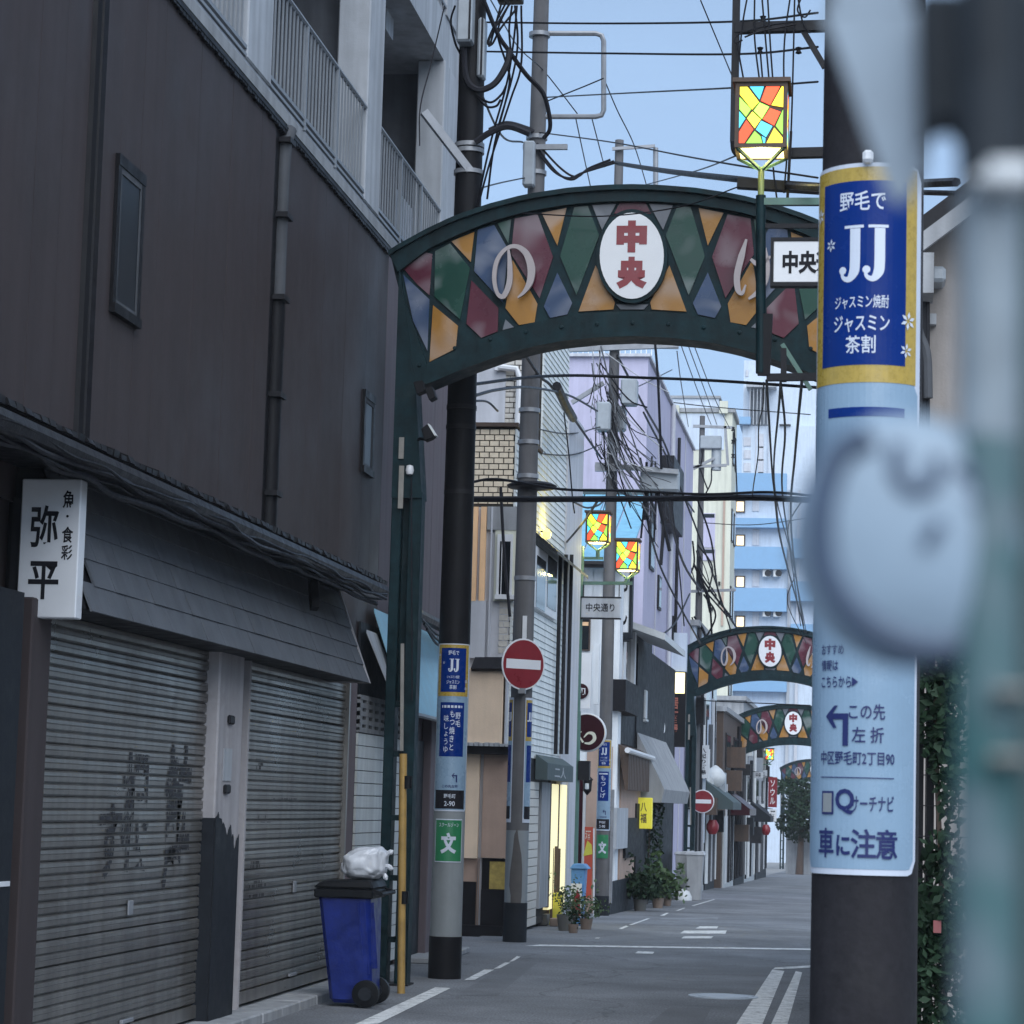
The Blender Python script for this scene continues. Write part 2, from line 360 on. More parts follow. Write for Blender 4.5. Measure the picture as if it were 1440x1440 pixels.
def words(body, c, right, up, m, parent, w=None, h=None, bold=0, vertical=False, lift=.003, name='lettering', thick=0):
    pts, fs = layout(body, w, h, bold, vertical); right = Vector(right).normalized(); up = Vector(up).normalized(); nrm = right.cross(up)
    b = MB(); q = [Vector(c)+right*p.x+up*p.y+nrm*(lift+thick) for p in pts]; b.add(q, fs)
    o = b.build(name, m, parent, fix=False)
    if thick:
        bm = bmesh.new(); bm.from_mesh(o.data); bmesh.ops.remove_doubles(bm, verts=bm.verts, dist=1e-5)
        r = bmesh.ops.extrude_face_region(bm, geom=bm.faces[:]); 
        bmesh.ops.translate(bm, verts=[v for v in r['geom'] if isinstance(v, bmesh.types.BMVert)], vec=-nrm*thick)
        bmesh.ops.recalc_face_normals(bm, faces=bm.faces); bm.to_mesh(o.data); bm.free()
    return o
XR, YR, ZU = (1, 0, 0), (0, 1, 0), (0, 0, 1)   # signs facing the camera use right=+X; signs facing the street (+X) use right=+Y

def cyl_patch(c, r, a0, a1, z0, z1, m, parent, name='panel', thick=.002, round_=0.0, n=14):
    """curved sheet wrapped on a pole; angle 0 faces the camera side (-Y)."""
    b = MB(); vs = []; fs = []
    nz = 6 if round_ else 1
    for side, rr in ((0, r), (1, r-thick)):
        for i in range(n+1):
            a = a0+(a1-a0)*i/n; e = min(a-a0, a1-a)*r; k = 0
            if round_ and e < round_: k = round_-math.sqrt(max(round_**2-(round_-e)**2, 0))
            for z in (z0+k, z1-k): vs.append((c[0]+rr*math.sin(a), c[1]-rr*math.cos(a), z))
    s = 2*(n+1)
    for i in range(n):
        fs += [(2*i, 2*i+2, 2*i+3, 2*i+1), (s+2*i, s+2*i+1, s+2*i+3, s+2*i+2), (2*i, s+2*i, s+2*i+2, 2*i+2), (2*i+1, 2*i+3, s+2*i+3, s+2*i+1)]
    fs += [(0, 1, s+1, s), (2*n, s+2*n, s+2*n+1, 2*n+1)]
    b.add(vs, fs); return b.build(name, m, parent, smooth=False)
def cyl_words(body, c, r, ang, z, m, parent, w=None, h=None, bold=0, vertical=False, name='lettering', poly=None):
    if poly: pts, fs = poly
    else: pts, fs = layout(body, w, h, bold, vertical)
    bm = bmesh.new(); vv = [bm.verts.new((p.x, p.y, 0)) for p in pts]
    for f in fs:
        try: bm.faces.new([vv[i] for i in f])
        except ValueError: pass
    x0 = min(p.x for p in pts); x1 = max(p.x for p in pts); st = r*.1; k = math.ceil(x0/st)
    while k*st < x1:
        bmesh.ops.bisect_plane(bm, geom=bm.verts[:]+bm.edges[:]+bm.faces[:], plane_co=(k*st, 0, 0), plane_no=(1, 0, 0)); k += 1
    off = wloc(parent)
    for v in bm.verts:
        a = ang+v.co.x/r; v.co = Vector((c[0]+r*math.sin(a), c[1]-r*math.cos(a), z+v.co.y))-off
    me = bpy.data.meshes.new(name); bm.to_mesh(me); bm.free(); me.materials.append(M[m] if isinstance(m, str) else m)
    return put(name, me, parent)
def stroke2d(pts, ws, n=6):
    """brush stroke: centre line with a width at each point -> 2-D polygon strip."""
    p3 = spline([Vector((x, y, 0)) for x, y in pts], n); m = len(p3); k = len(ws)-1; L = []; Rr = []
    for i, p in enumerate(p3):
        d = (p3[min(i+1, m-1)]-p3[max(i-1, 0)]); d = d.normalized() if d.length else Vector((1, 0, 0)); nn = Vector((-d.y, d.x, 0))
        t = i/(m-1)*k; j = min(int(t), k-1); wd = ws[j]+(ws[j+1]-ws[j])*(t-j)
        L.append(p+nn*wd/2); Rr.append(p-nn*wd/2)
    return L, Rr

# ------------------------------------------------------------------ ground, road
ys = [-40, 0, 8, 16, 24, 32, 38, 44, 52, 60, 66, 78, 90, 120, 150, 170, 250, 400, 900]
b = MB()
for a, c in zip(ys, ys[1:]): b.quad((-500, a, gz(a)-.03), (500, a, gz(a)-.03), (500, c, gz(c)-.03), (-500, c, gz(c)-.03))
struct('ground', b, 'pave')
b = MB()
yy = [y for y in ys if y <= 250]
for a, c in zip(yy, yy[1:]): b.quad((-4.6, a, gz(a)), (.6, a, gz(a)), (.6, c, gz(c)), (-4.6, c, gz(c)))
b.quad((-60, 27.7, .001), (-4.6, 27.7, .001), (-4.6, 30.6, .001), (-60, 30.6, .001))
b.quad((.6, 27.7, .001), (60, 27.7, .001), (60, 30.6, .001), (.6, 30.6, .001))
struct('road', b, 'asphalt')
def mark(pix, name='road_marking'):
    pts = [G(x, y) for x, y in pix]
    b = MB(); b.quad(*[p+Vector((0, 0, .004)) for p in pts]); return struct(name, b, 'paint')
for q in ([(488,1446),(520,1446),(634,1390),(612,1389)], [(652,1379),(668,1378),(695,1364),(681,1364)], [(694,1363),(703,1362),(718,1354),(710,1354)], [(716,1353),(722,1352),(732,1346),(727,1345)],
          [(738,1330.6),(1142,1336.4),(1142,1334.4),(760,1328.8)],
          [(836,1320),(842,1320),(884,1303),(880,1302)], [(884,1301),(889,1301),(914,1292),(910,1292)], [(928,1288),(934,1288),(941,1284),(937,1284)], [(950,1281),(954,1281),(964,1277),(961,1277)], [(972,1274),(976,1274),(1006,1265),(1003,1265)],
          [(978,1306),(1008,1306),(1010,1303),(984,1303)], [(956,1313),(1020,1313.5),(1022,1309),(962,1309)], [(958,1320),(1000,1320),(1003,1317),(962,1317)],
          [(893,1341),(918,1342),(920,1339),(897,1338)],
          [(1032,1446),(1070,1446),(1103,1366),(1086,1364)], [(1082,1446),(1106,1446),(1128,1368),(1119,1366)], [(1086,1364),(1142,1361),(1142,1358),(1090,1361)]):
    mark(q)
for i, q in enumerate(([(905,1446),(985,1446),(1000,1418),(940,1418)], [(880,1325),(1000,1326),(1010,1290),(930,1291)], [(640,1400),(700,1400),(760,1350),(720,1352)])):
    pts = [G(x, y) for x, y in q]; b = MB(); b.quad(*[p+Vector((0, 0, .002)) for p in pts]); struct('road_patch', b, mat('asphalt_patch%d' % i, ((.115, .12, .13), (.19, .20, .215), (.13, .137, .15))[i], .85, .3, 2.2, .5, fine=.25, bscale=90))
# kerb strip and gutter blocks in front of the shutters, each block a piece
kb = thing('kerb', 'low grey concrete kerb step along the foot of the roller shutters', 'kerb', (-4.400, 12, 0))
y = 9.0
while y < 23.6:
    L = min(.6, 23.7-y); B('kerb_block', kb, 'conc', -4.600, y+.006, -.02, -4.230+R.uniform(-.004, .004), y+L-.006, .075+R.uniform(-.004, .004), bevel=.012); y += .6
# manhole cover
c = G(1017, 1402); mh = MB(); mh.lathe((c.x, c.y, 0), [(.30, .001), (.30, .010), (.27, .010), (.27, .006), (.22, .006), (.22, .011), (.0, .012)], 28)
tag(mh.build('manhole_cover', 'manhole'), 'pale round manhole cover set in the asphalt beside the double white line', 'manhole cover')

# ------------------------------------------------------------------ shop with roller shutters (left)
XL = -4.620
shop = thing('shop_building', 'dark brown clad two storey shop with two closed roller shutters and slate hood', 'building', (XL, 17, 0))
Ytop = Yx(545, XL, 350); zt = Zx(545, 350, XL)
wall_end = 27.5
B('structure_wall', shop, 'clad', -11, 8.0, 0, XL-.03, wall_end, zt-.02)
# upper cladding: upright sheets with joints
y = 8.0; zlow = 3.15
gaps = [(Yx(115, XL, 350), Yx(131, XL, 350)), (Yx(380, XL, 400), Yx(400, XL, 400))]
edges = [8.0, gaps[0][0], gaps[0][1], gaps[1][0], gaps[1][1], Yx(544, XL, 450), wall_end]
for i in range(0, 6):
    a, c = edges[i], edges[i+1]
    if i in (1, 3): continue
    n = max(1, round((c-a)/.46)); st = (c-a)/n
    for k in range(n):
        MB().box(XL-.028, a+k*st+.002, zlow-(.0 if i < 4 else 1.2), XL+R.uniform(-.0015, .0015), a+(k+1)*st-.002, zt-.03).build('cladding_panel', 'clad2' if i == 5 else 'clad', shop)
# saw-edged drip trim along the top of the wall
b = MB(); y = 8.0
while y < Ytop:
    b.box(XL-.02, y, zt-.045-R.uniform(0, .02), XL+.03, y+.06, zt-.012); y += .078
b.box(XL-.03, 8, zt-.03, XL+.035, Ytop, zt); b.build('drip_edge', 'black', shop)
for a_, c_ in gaps: B('joint', shop, 'black', XL-.035, a_-.01, 3.0, XL-.012, c_+.01, zt-.03)
# drainpipes in the wall joints
for (px, w2, m2) in ((119, .05, 'black'), (128, .055, 'gutter')):
    yy2 = Yx(px, XL, 350); MB().tube([(XL-.01, yy2, 3.2), (XL-.01, yy2, zt)], w2, 8).build('drainpipe', m2, shop, smooth=True)
yy2 = Yx(390, XL, 400)
dp = MB().tube([(XL, yy2, 3.2), (XL, yy2, Zx(389, 420, XL))], .07, 10).build('drainpipe', 'black', shop, smooth=True)
MB().tube([(XL+.01, yy2, Zx(389, 420, XL)), (XL+.01, yy2, Zx(390, 240, XL)), (XL+.02, yy2, Zx(391, 195, XL)), (XL+.03, yy2+.1, Zx(393, 172, XL))], .055, 10).build('drainpipe', 'pipeg', shop, smooth=True)
for py in (190, 300, 420, 560, 700): B('pipe_clip', shop, 'dark', XL-.02, yy2-.1, Zx(389, py, XL)-.02, XL+.085, yy2+.1, Zx(389, py, XL)+.02)
# small upright windows with black surrounds
for (x0, x1, yt, yb) in ((157, 196, 243, 440), (508, 523, 562, 660)):
    pm = (yt+yb)/2; ya, yb2 = Yx(x0, XL, pm), Yx(x1, XL, pm); zb = Zx((x0+x1)/2, yb, XL); z1 = Zx((x0+x1)/2, yt, XL)
    wn = MB().box(XL-.02, ya, z1-.0, XL+.03, yb2, z1+.07).box(XL-.02, ya, zb-.06, XL+.04, yb2, zb).box(XL-.02, ya, zb, XL+.025, ya+.06, z1).box(XL-.02, yb2-.06, zb, XL+.025, yb2, z1).build('window', 'black', shop)
    MB().box(XL+.01, ya+.06, z1-.04, XL+.022, yb2-.06, z1).box(XL+.01, ya+.06, zb, XL+.022, ya+.085, z1-.04).box(XL+.01, yb2-.085, zb, XL+.022, yb2-.06, z1-.04).box(XL+.01, ya+.085, zb, XL+.022, yb2-.085, zb+.03).build('window_frame', 'pipeg', wn)
    B('pane', wn, 'dull_glass', XL-.005, ya+.085, zb+.03, XL+.015, yb2-.085, z1-.04)
# slate hood over the shutters
Xt, Xb = -4.510, -4.170
ze, zb = Zx(510, 957, Xb), Zx(480, 812, Xt)
y_end = Yx(511, Xb)
rows = 6; dz = (zb-ze)/rows; dx = (Xt-Xb)/rows
mesh_cache = {}
for r in range(rows):
    z0 = ze+r*dz; x0 = Xb+r*dx; y = 13.32-(r % 2)*.21
    while y < y_end-.05:
        if y < 13.32: L0 = 13.32-y; y = 13.32; L = .42-L0
        else: L = min(.42+R.uniform(-.03, .03), y_end-y); k = R.uniform(0, .006); y0 = y+.003; y1 = y+L-.003
        MB().prism([(x0+.012+k, y0, z0-.008), (x0+.012+k, y1, z0-.008), (x0+dx+.001, y1, z0+dz+.004), (x0+dx+.001, y0, z0+dz+.004)], (-.012, 0, -.004)).build('shingle', 'shingle', shop)
        y += L
MB().prism([(Xb-.02, 13.32, ze), (Xt-.02, 13.32, zb), (XL-.03, 13.32, zb), (XL-.03, 13.32, ze)], (0, y_end-13.33, 0)).build('hood_core', 'black', shop)
MB().prism([(Xb+.016, y_end, ze-.01), (Xt+.02, y_end, zb), (XL, y_end, zb), (XL, y_end, ze-.01)], (0, .05, 0)).build('hood_end', 'pillar', shop)
# gutter with sagging cables
yg = Yx(538, -4.08, 830); zg = Zx(538, 832, -4.08)
b = MB(); b.tube([(-4.08, 8, zg-.01), (-4.08, yg, zg)], .06, 8); b.box(-4.600, 8, zg+.0, -4.13, yg, zg+.05); b.build('gutter', 'gutter', shop, smooth=True)
b = MB(); y = 8
while y < yg:
    b.prism([(-4.60, y, zg+.26), (-4.05+R.uniform(-.01, .02), y, zg+.06), (-4.05, y, zg+.085+R.uniform(0, .015)), (-4.60, y, zg+.29)], (0, .1, 0)); y += .125
b.build('eave_tiles', 'black', shop)
for k in range(4):
    pts = []; y = 8.0; ph = R.uniform(0, 6)
    while y < yg+.2:
        pts.append((-4.02-.03*k+R.uniform(-.02, .02), y, zg-.02-.022*k-.03*abs(math.sin(y*.9+ph))+R.uniform(-.015, .015))); y += .45
    MB().tube(spline(pts, 4), .009+.006*(k == 1)+.010*(k == 3), 6).build('cable', 'cableg' if k in (1, 3) else 'cable', shop, smooth=True)
MB().bar((-4.300, Yx(427, -4.300), Zx(427, 800, -4.300)), (-4.250, Yx(432, -4.250), Zx(432, 852, -4.250)), .06, .08).build('hood_bracket', 'black', shop)
# roller shutters
XS = -4.510
def slat_mesh(L):
    prof = [(0, 0), (.004, .004), (.016, .012), (.017, .036), (.013, .039), (.017, .043), (.016, .062), (.004, .069), (0, .0725)]
    n = len(prof); vs = [(x, 0, z) for x, z in prof]+[(x, L, z) for x, z in prof]
    me = bpy.data.meshes.new('slat'); me.from_pydata(vs, [], [(i, i+n, i+n+1, i+1) for i in range(n-1)]); me.update(); me.materials.append(M['shutter']); return me
zs0 = .10
def shutter(x0, x1, wordsfn, chars=None):
    ya, yb = Yx(x0, XS), Yx(x1, XS); me = slat_mesh(yb-ya)
    rs = MB().box(XS-.06, ya, zs0, XS-.02, yb, 2.62).build('roller_shutter', 'dark', shop); rs['label'] = 'closed grey roller shutter with faded black brush lettering'
    n = int((2.62-zs0-.09)/.0725)
    ym = (ya+yb)/2; B('lock', rs, 'steel', XS+.02, ym-.05, zs0+.75, XS+.032, ym+.05, zs0+.84, bevel=.004); B('handle', rs, 'steel', XS+.022, ym-.12, zs0+.10, XS+.045, ym+.12, zs0+.125, bevel=.004)
    MB().box(XS-.02, ya, zs0, XS+.026, yb, zs0+.085).build('bottom_rail', 'shutter', rs)
    for k in range(n): so_ = put('slat', me, rs, (XS+R.uniform(-.003, .003), ya, zs0+.088+k*.0725+R.uniform(-.0015, .0015))); so_.rotation_euler = (R.gauss(0, .0007), R.gauss(0, .02), R.gauss(0, .0004))
    b = MB()
    for k in range(n):
        z = zs0+.088+k*.0725
        for (ly, lz, lw, lh, dens) in wordsfn(ya, yb):
            for (za, zc, xo) in ((.012, .036, .0185), (.043, .062, .0185)):
                if lz <= z+za <= lz+lh:
                    t = (z+za-lz)/lh; ww = lw*(.55+.45*math.sin(math.pi*t)+R.uniform(-.25, .2)); cy = ly+R.uniform(-.012, .012)
                    if dens < 1 and R.random() > dens: continue
                    if dens < .9:
                        yy0 = cy-ww/2
                        while yy0 < cy+ww/2:
                            if R.random() < .6: b.quad((XS+xo, yy0, z+za), (XS+xo, yy0+.018, z+za), (XS+xo, yy0+.018, z+zc), (XS+xo, yy0, z+zc))
                            yy0 += .03
                    else: b.quad((XS+xo, cy-ww/2, z+za), (XS+xo, cy+ww/2, z+za), (XS+xo, cy+ww/2, z+zc), (XS+xo, cy-ww/2, z+zc))
    for (ch, ly, lz, lw, lh, keep) in (chars or []):
        pts, fs = layout(ch, lw, lh, .03); bm = bmesh.new(); vv = [bm.verts.new((p.x+ly, p.y+lz, 0)) for p in pts]
        for f in fs:
            try: bm.faces.new([vv[i] for i in f])
            except ValueError: pass
        k = int((lz-lh/2-zs0-.088)/.0725); cuts = []
        while zs0+.088+k*.0725 < lz+lh/2: cuts += [zs0+.088+k*.0725+q for q in (.012, .036, .043, .062)]; k += 1
        for zc in cuts: bmesh.ops.bisect_plane(bm, geom=bm.verts[:]+bm.edges[:]+bm.faces[:], plane_co=(0, zc, 0), plane_no=(0, 1, 0))
        yc = ly-lw/2
        while yc < ly+lw/2: bmesh.ops.bisect_plane(bm, geom=bm.verts[:]+bm.edges[:]+bm.faces[:], plane_co=(yc, 0, 0), plane_no=(1, 0, 0)); yc += .022
        for f in bm.faces:
            cc = f.calc_center_median(); u = (cc.y-zs0-.088) % .0725
            if not (.012 <= u <= .036 or .043 <= u <= .062) or R.random() > keep: continue
            b.add([(XS+.021, v.co.x, v.co.y) for v in f.verts], [tuple(range(len(f.verts)))])
        bm.free()
    if b.v: stuff(b.build('painted_lettering', 'spray', rs, fix=False))
    for e in (ya-.05, yb): B('guide_rail', rs, 'pillar' if e < ya else 'shutter', XS-.05, e, 0.02, XS+.05, e+.05, 2.62)
    return rs
def st1(ya, yb):
    f = lambda px: Yx(px, XS)
    z = lambda py: Zx(200, py, XS)
    return []
def st2(ya, yb):
    f = lambda px: Yx(px, XS); z = lambda py: Zx(390, py, XS)
    return [(f(358), z(1088), .26, z(1065)-z(1088), .75), (f(398), z(1135), .75, z(1110)-z(1135), .6), (f(366), z(1170), .55, z(1150)-z(1170), .6), (f(358), z(1218), .45, z(1190)-z(1218), .6), (f(364), z(1265), .6, z(1236)-z(1265), .6)]
fq = lambda px: Yx(px, XS)
zq = lambda py: Zx(200, py, XS)
shutter(46, 292, st1, [('す', fq(152), zq(1180), .46, zq(1130)-zq(1232), .8), ('根', fq(187), zq(1140), .62, zq(1055)-zq(1228), .62), ('鮭', fq(246), zq(1150), .66, zq(1040)-zq(1258), .8)]); shutter(337, 478, st2)
# pillar between the shutters, its lower half painted dark with a ragged edge
ya, yb = Yx(302, -4.41), Yx(336, -4.41)
B('pillar', shop, 'pillar', -4.590, ya, 0, -4.410, yb, 2.62, bevel=.012)
xp = -4.405; pa, pb = ya+.004, yb-.004
zz = lambda t, py: Zx(302+33*t, py, xp)
prof = [(0, 1150), (.1, 1146), (.16, 1152), (.22, 1150), (.3, 1162), (.36, 1158), (.42, 1166), (.5, 1176), (.58, 1164), (.64, 1160), (.7, 1178), (.76, 1174), (.8, 1192), (.86, 1195), (.9, 1182), (.95, 1178), (1, 1174)]
fine = [(i/70, 0) for i in range(71)]
def pf(t):
    for (t0, a0), (t1, a1) in zip(prof, prof[1:]):
        if t <= t1: return a0+(a1-a0)*(t-t0)/(t1-t0)
    return prof[-1][1]
prof = [(t, pf(t)+R.gauss(0, 1.6)) for t, _ in fine]
b = MB(); fr = [(xp, pa+(pb-pa)*t, zz(t, py)) for t, py in prof]
b.prism([(xp, pb, 0.02), (xp, pa, .02)]+fr, (.004, 0, 0)); b.build('dark_base_coat', 'stain', shop)
B('dark_base_coat', shop, 'stain', -4.550, ya-.004, 0.02, -4.406, ya-.001, Zx(298, 1150, -4.450))
for (px, py) in ((319, 1012), (317, 1110)): B('socket', shop, 'dark', -4.410, Yx(px-3, -4.400), Zx(px, py+6, -4.400), -4.385, Yx(px+4, -4.400), Zx(px, py-7, -4.400), bevel=.01)
MB().box(-4.410, Yx(312, -4.405), Zx(317, 1098, -4.405), -4.403, Yx(323, -4.405), Zx(317, 1052, -4.405)).build('notice', 'concl', shop)
B('pillar', shop, 'clad2', -4.590, Yx(479, XS)+.06, 0, -4.470, Yx(500, -4.450), 2.7, bevel=.01)
B('pillar', shop, 'clad', -4.590, Yx(10, XS), 0, -4.420, Yx(43, XS)-.06, 2.62, bevel=.01)
B('corner_post', shop, 'stain', -4.470, 10.6, 0, -4.380, Yx(9, -4.420), 2.62)
B('step', shop, 'signw', -4.440, 11.5, Zx(8, 1245, -4.420), -4.370, Yx(11, -4.400), Zx(8, 1238, -4.420))
# recessed side bay: white boards below a pierced block panel
XQ = -4.580; ya, yb = Yx(500, XQ), Yx(546, XQ)+.6
zbt = Zx(528, 1030, XQ); ztp = Zx(528, 985, XQ)
b = .0
z = .05
while z < zbt-.05:
    MB().box(XQ-.02, ya, z, XQ+R.uniform(0, .004), yb, z+.105).build('siding_board', 'siding', shop); z += .113
pb_ = MB().box(XQ-.03, ya, zbt, XQ-.02, yb, ztp+.02).build('pierced_block', 'black', shop)
b = MB(); n = 5; hz = (ztp-zbt)/4
for k in range(5): b.box(XQ-.02, ya, zbt+k*hz-.02, XQ+.012, yb, zbt+k*hz+.022)
L = (yb-ya)
k = 0
while ya+k*.3 < yb: b.box(XQ-.02, ya+k*.3, zbt, XQ+.010, ya+k*.3+.12, ztp); k += 1
b.build('block_lattice', 'conc', pb_)
B('bay_header', shop, 'stain', XQ-.03, ya, ztp+.02, XQ-.01, yb, 3.2)
MB().prism([(-4.550, Yx(522, -4.450), 3.1), (-4.350, Yx(545, -4.350), 2.55), (-4.350, Yx(545, -4.350)+.5, 2.55), (-4.550, Yx(522, -4.450)+.5, 3.1)], (0, 0, .03)).build('side_awning', 'concl', shop)

# neighbouring snack shop in the same block: pale blue awning sign and mauve pilaster
sn = thing('snack_shop', 'narrow mauve shop front with dark gutter behind the green arch post', 'building', (XL, 23.5, 0))
y0 = Yx(582, -4.450)
B('shop_front', sn, 'clad2', -4.610, y0, 0, -4.550, 27.48, 2.9)
B('pilaster', sn, 'clad2', -4.550, Yx(597, -4.500), .02, -4.450, Yx(612, -4.500), 2.55, bevel=.01)
B('door', sn, 'stain', -4.550, y0+.05, .05, -4.520, Yx(596, -4.500), 2.2)
b = MB(); b.tube([(-4.410, y0-.9, 3.42), (-4.410, 27.35, 3.38)], .06, 8); b.tube([(-4.410, 27.35, 3.4), (-4.430, 27.4, 3.2), (-4.550, 27.41, 2.95)], .04, 8); b.build('gutter', 'gutter', sn, smooth=True)
for k in range(3): MB().tube(spline([(-4.350+.03*k, y0-.5, 3.36-.05*k), (-4.350, y0+.6, 3.27-.05*k), (-4.370, 27.2, 3.36-.05*k)], 5), .014, 6).build('cable', 'cable', sn, smooth=True)
B('doorstep', sn, 'conc', -4.610, Yx(585, -4.450), 0, -4.200, 27.35, .06, bevel=.01)
aw = thing('awning_sign', 'pale blue sloping awning sign with red brush letters beside the green post', 'awning', (-4.550, 23.8, 2.2))
Xa, Xa2 = -4.570, -4.250
za0, za1 = Zx(600, 1003, -4.250), Zx(600, 885, -4.550)
ya, yb = 23.3, Yx(622, -4.450)
MB().prism([(Xa, ya, za1), (Xa2, ya, za0), (Xa2, yb, za0-.02), (Xa, yb, za1-.02)], (0, 0, -.03)).build('awning_sheet', 'skyaw', aw)
b = MB(); b.tube([(Xa2, ya, za0-.03), (Xa2, yb, za0-.05)], .025, 6); b.tube([(Xa, yb, za1), (Xa2, yb, za0-.02)], .015, 6); b.build('awning_rail', 'rail', aw)
upv = Vector((Xa-Xa2, 0, za1-za0))
words('くすのき', ((Xa+Xa2)/2, 25.5, (za0+za1)/2-.04), YR, upv, 'redl', aw, w=1.7, h=.26, bold=.01, lift=.006)

# white lightbox sign
lb = thing('shop_sign', 'white box sign with black brush characters hanging on the left pillar', 'sign', (-3.84, 13.2, 2.3))
a = P(22, 868, 13.2); c = P(115, 674, 13.2)
MB().box(a.x, 13.2, a.z, c.x, 13.31, c.z).build('sign_box', 'signw', lb, bevel=.006)
B('sign_bracket', lb, 'dark', a.x-.06, 13.24, a.z+.15, a.x, 13.28, c.z-.1)
def brush(chars):
    for ch, px, py, wpx, hpx in chars:
        words(ch, P(px, py, 13.2), XR, ZU, 'ink', lb, w=wpx*13.2/FPX, h=hpx*13.2/FPX, bold=.02, lift=.002)
brush([('弥', 63, 740, 42, 62), ('平', 61, 816, 46, 56), ('魚', 97, 702, 18, 26), ('・', 95, 726, 4, 4), ('食', 95, 752, 17, 24), ('彩', 94, 777, 17, 22)])

# ------------------------------------------------------------------ apartment storeys above the shop
ap = thing('apartment_building', 'grey concrete apartment block with railed balconies above the brown wall', 'building', (-4.650, 18, 6.5))
XA = -4.610; z0 = zt; zsl = Zx(625, 86, XA); 
B('balcony_floor', ap, 'concl', -7, 8, z0, XA, wall_end, z0+.16)
B('balcony_edge', ap, 'conc', XA, 8, z0+.03, XA+.012, wall_end, z0+.12)
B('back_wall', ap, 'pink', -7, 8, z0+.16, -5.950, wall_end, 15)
B('upper_slab', ap, 'concl', -5.950, 8, zsl, XA, wall_end, zsl+.5)
B('upper_wall', ap, 'concl', -6.050, 8, zsl+.5, XA-.8, wall_end, 15)
cols = [(Yx(345, XA, 60), Yx(380, XA, 60)), (Yx(514, XA, 150), Yx(535, XA, 150)), (Yx(622, XA, 150), wall_end), (12.2, 12.9)]
for a, c in cols: B('column', ap, 'concl', XA-.28, a, z0+.16, XA+.02, c, zsl, bevel=.012)
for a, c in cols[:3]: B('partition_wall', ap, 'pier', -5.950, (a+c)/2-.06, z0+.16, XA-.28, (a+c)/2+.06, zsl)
for (a, c) in ((12.9, cols[0][0]), (cols[0][1], cols[1][0]), (cols[1][1], cols[2][0])):
    # balcony back: door and window glass
    mid = (a+c)/2; dr = MB().box(-5.950, a+.3, z0+.2, -5.910, c-.15, z0+2.1).build('balcony_door', 'black', ap)
    B('pane', dr, 'glassd', -5.915, a+.4, z0+.26, -5.905, c-.25, z0+2.0)
    rl = MB(); zr0 = z0+.24; zr1 = z0+1.02
    rl.tube([(XA, a, zr1), (XA, c, zr1)], .022, 6); rl.bar((XA, a, zr0), (XA, c, zr0), .03, .03); rl.bar((XA, a, zr0-.06), (XA, c, zr0-.06), .03, .025)
    ro = rl.build('railing', 'rail', ap); ro['label'] = 'grey balcony railing with upright bars'
    n = int((c-a)/.125)
    bm_ = MB().box(-.007, -.007, 0, .007, .007, zr1-zr0); me = None
    for k in range(1, n):
        y = a+(c-a)*k/n
        if me is None:
            o = bm_.build('baluster', 'rail'); o.parent = ro; o.location = Vector((XA, y, zr0))-wloc(ro); me = o.data
        else: put('baluster', me, ro, (XA, y, zr0))
    for k in (.33, .66): MB().bar((XA, a+(c-a)*k, zr0-.1), (XA, a+(c-a)*k, zr1), .04).build('railing_post', 'rail', ro)
    if a > 20: B('frosted_panel', ro, 'greyp', XA-.05, a+(c-a)*.34, zr0+.02, XA-.045, a+(c-a)*.62, zr1-.3)
    # storey above
    rl = MB(); rl.tube([(XA, a, zsl+1.45), (XA, c, zsl+1.45)], .022, 6); rl.bar((XA, a, zsl+.58), (XA, c, zsl+.58), .03)
    n = int((c-a)/.16)
    for k in range(n): rl.bar((XA, a+(c-a)*k/n, zsl+.5), (XA, a+(c-a)*k/n, zsl+1.45), .018)
    rl.build('railing', 'rail', ap)
B('soffit_beam', ap, 'concl', -5.950, Yx(470, -5.450, 0)-.1, zsl-.22, XA-.28, Yx(470, -5.450, 0)+.3, zsl)
for a, c in cols[:3]: B('column', ap, 'concl', XA-.28, a, zsl+.5, XA+.02, c, 15)
MB().tube([(XA+.03, 27.35, z0+.1), (XA+.03, 27.35, 12)], .03, 8).build('drainpipe', 'cableg', ap, smooth=True)
# strut between balcony and pole, with stay wire
stt = P(596, 157, 23.0); sp = P(660, 240, 23.2)
MB().bar(stt, sp, .055, .075).build('steel_strut', 'steel')
tag(bpy.data.objects['steel_strut'], 'blue grey steel strut between the balcony corner and the wrapped pole', 'strut')
tag(MB().tube(spline([P(625, 8, 23.4), P(606, 90, 23.2), P(591, 150, 23.0), P(590, 205, 22.95)], 5), .007, 5).build('stay_wire', 'cableg'), 'thin stay wire hanging down in front of the balcony opening', 'wire')

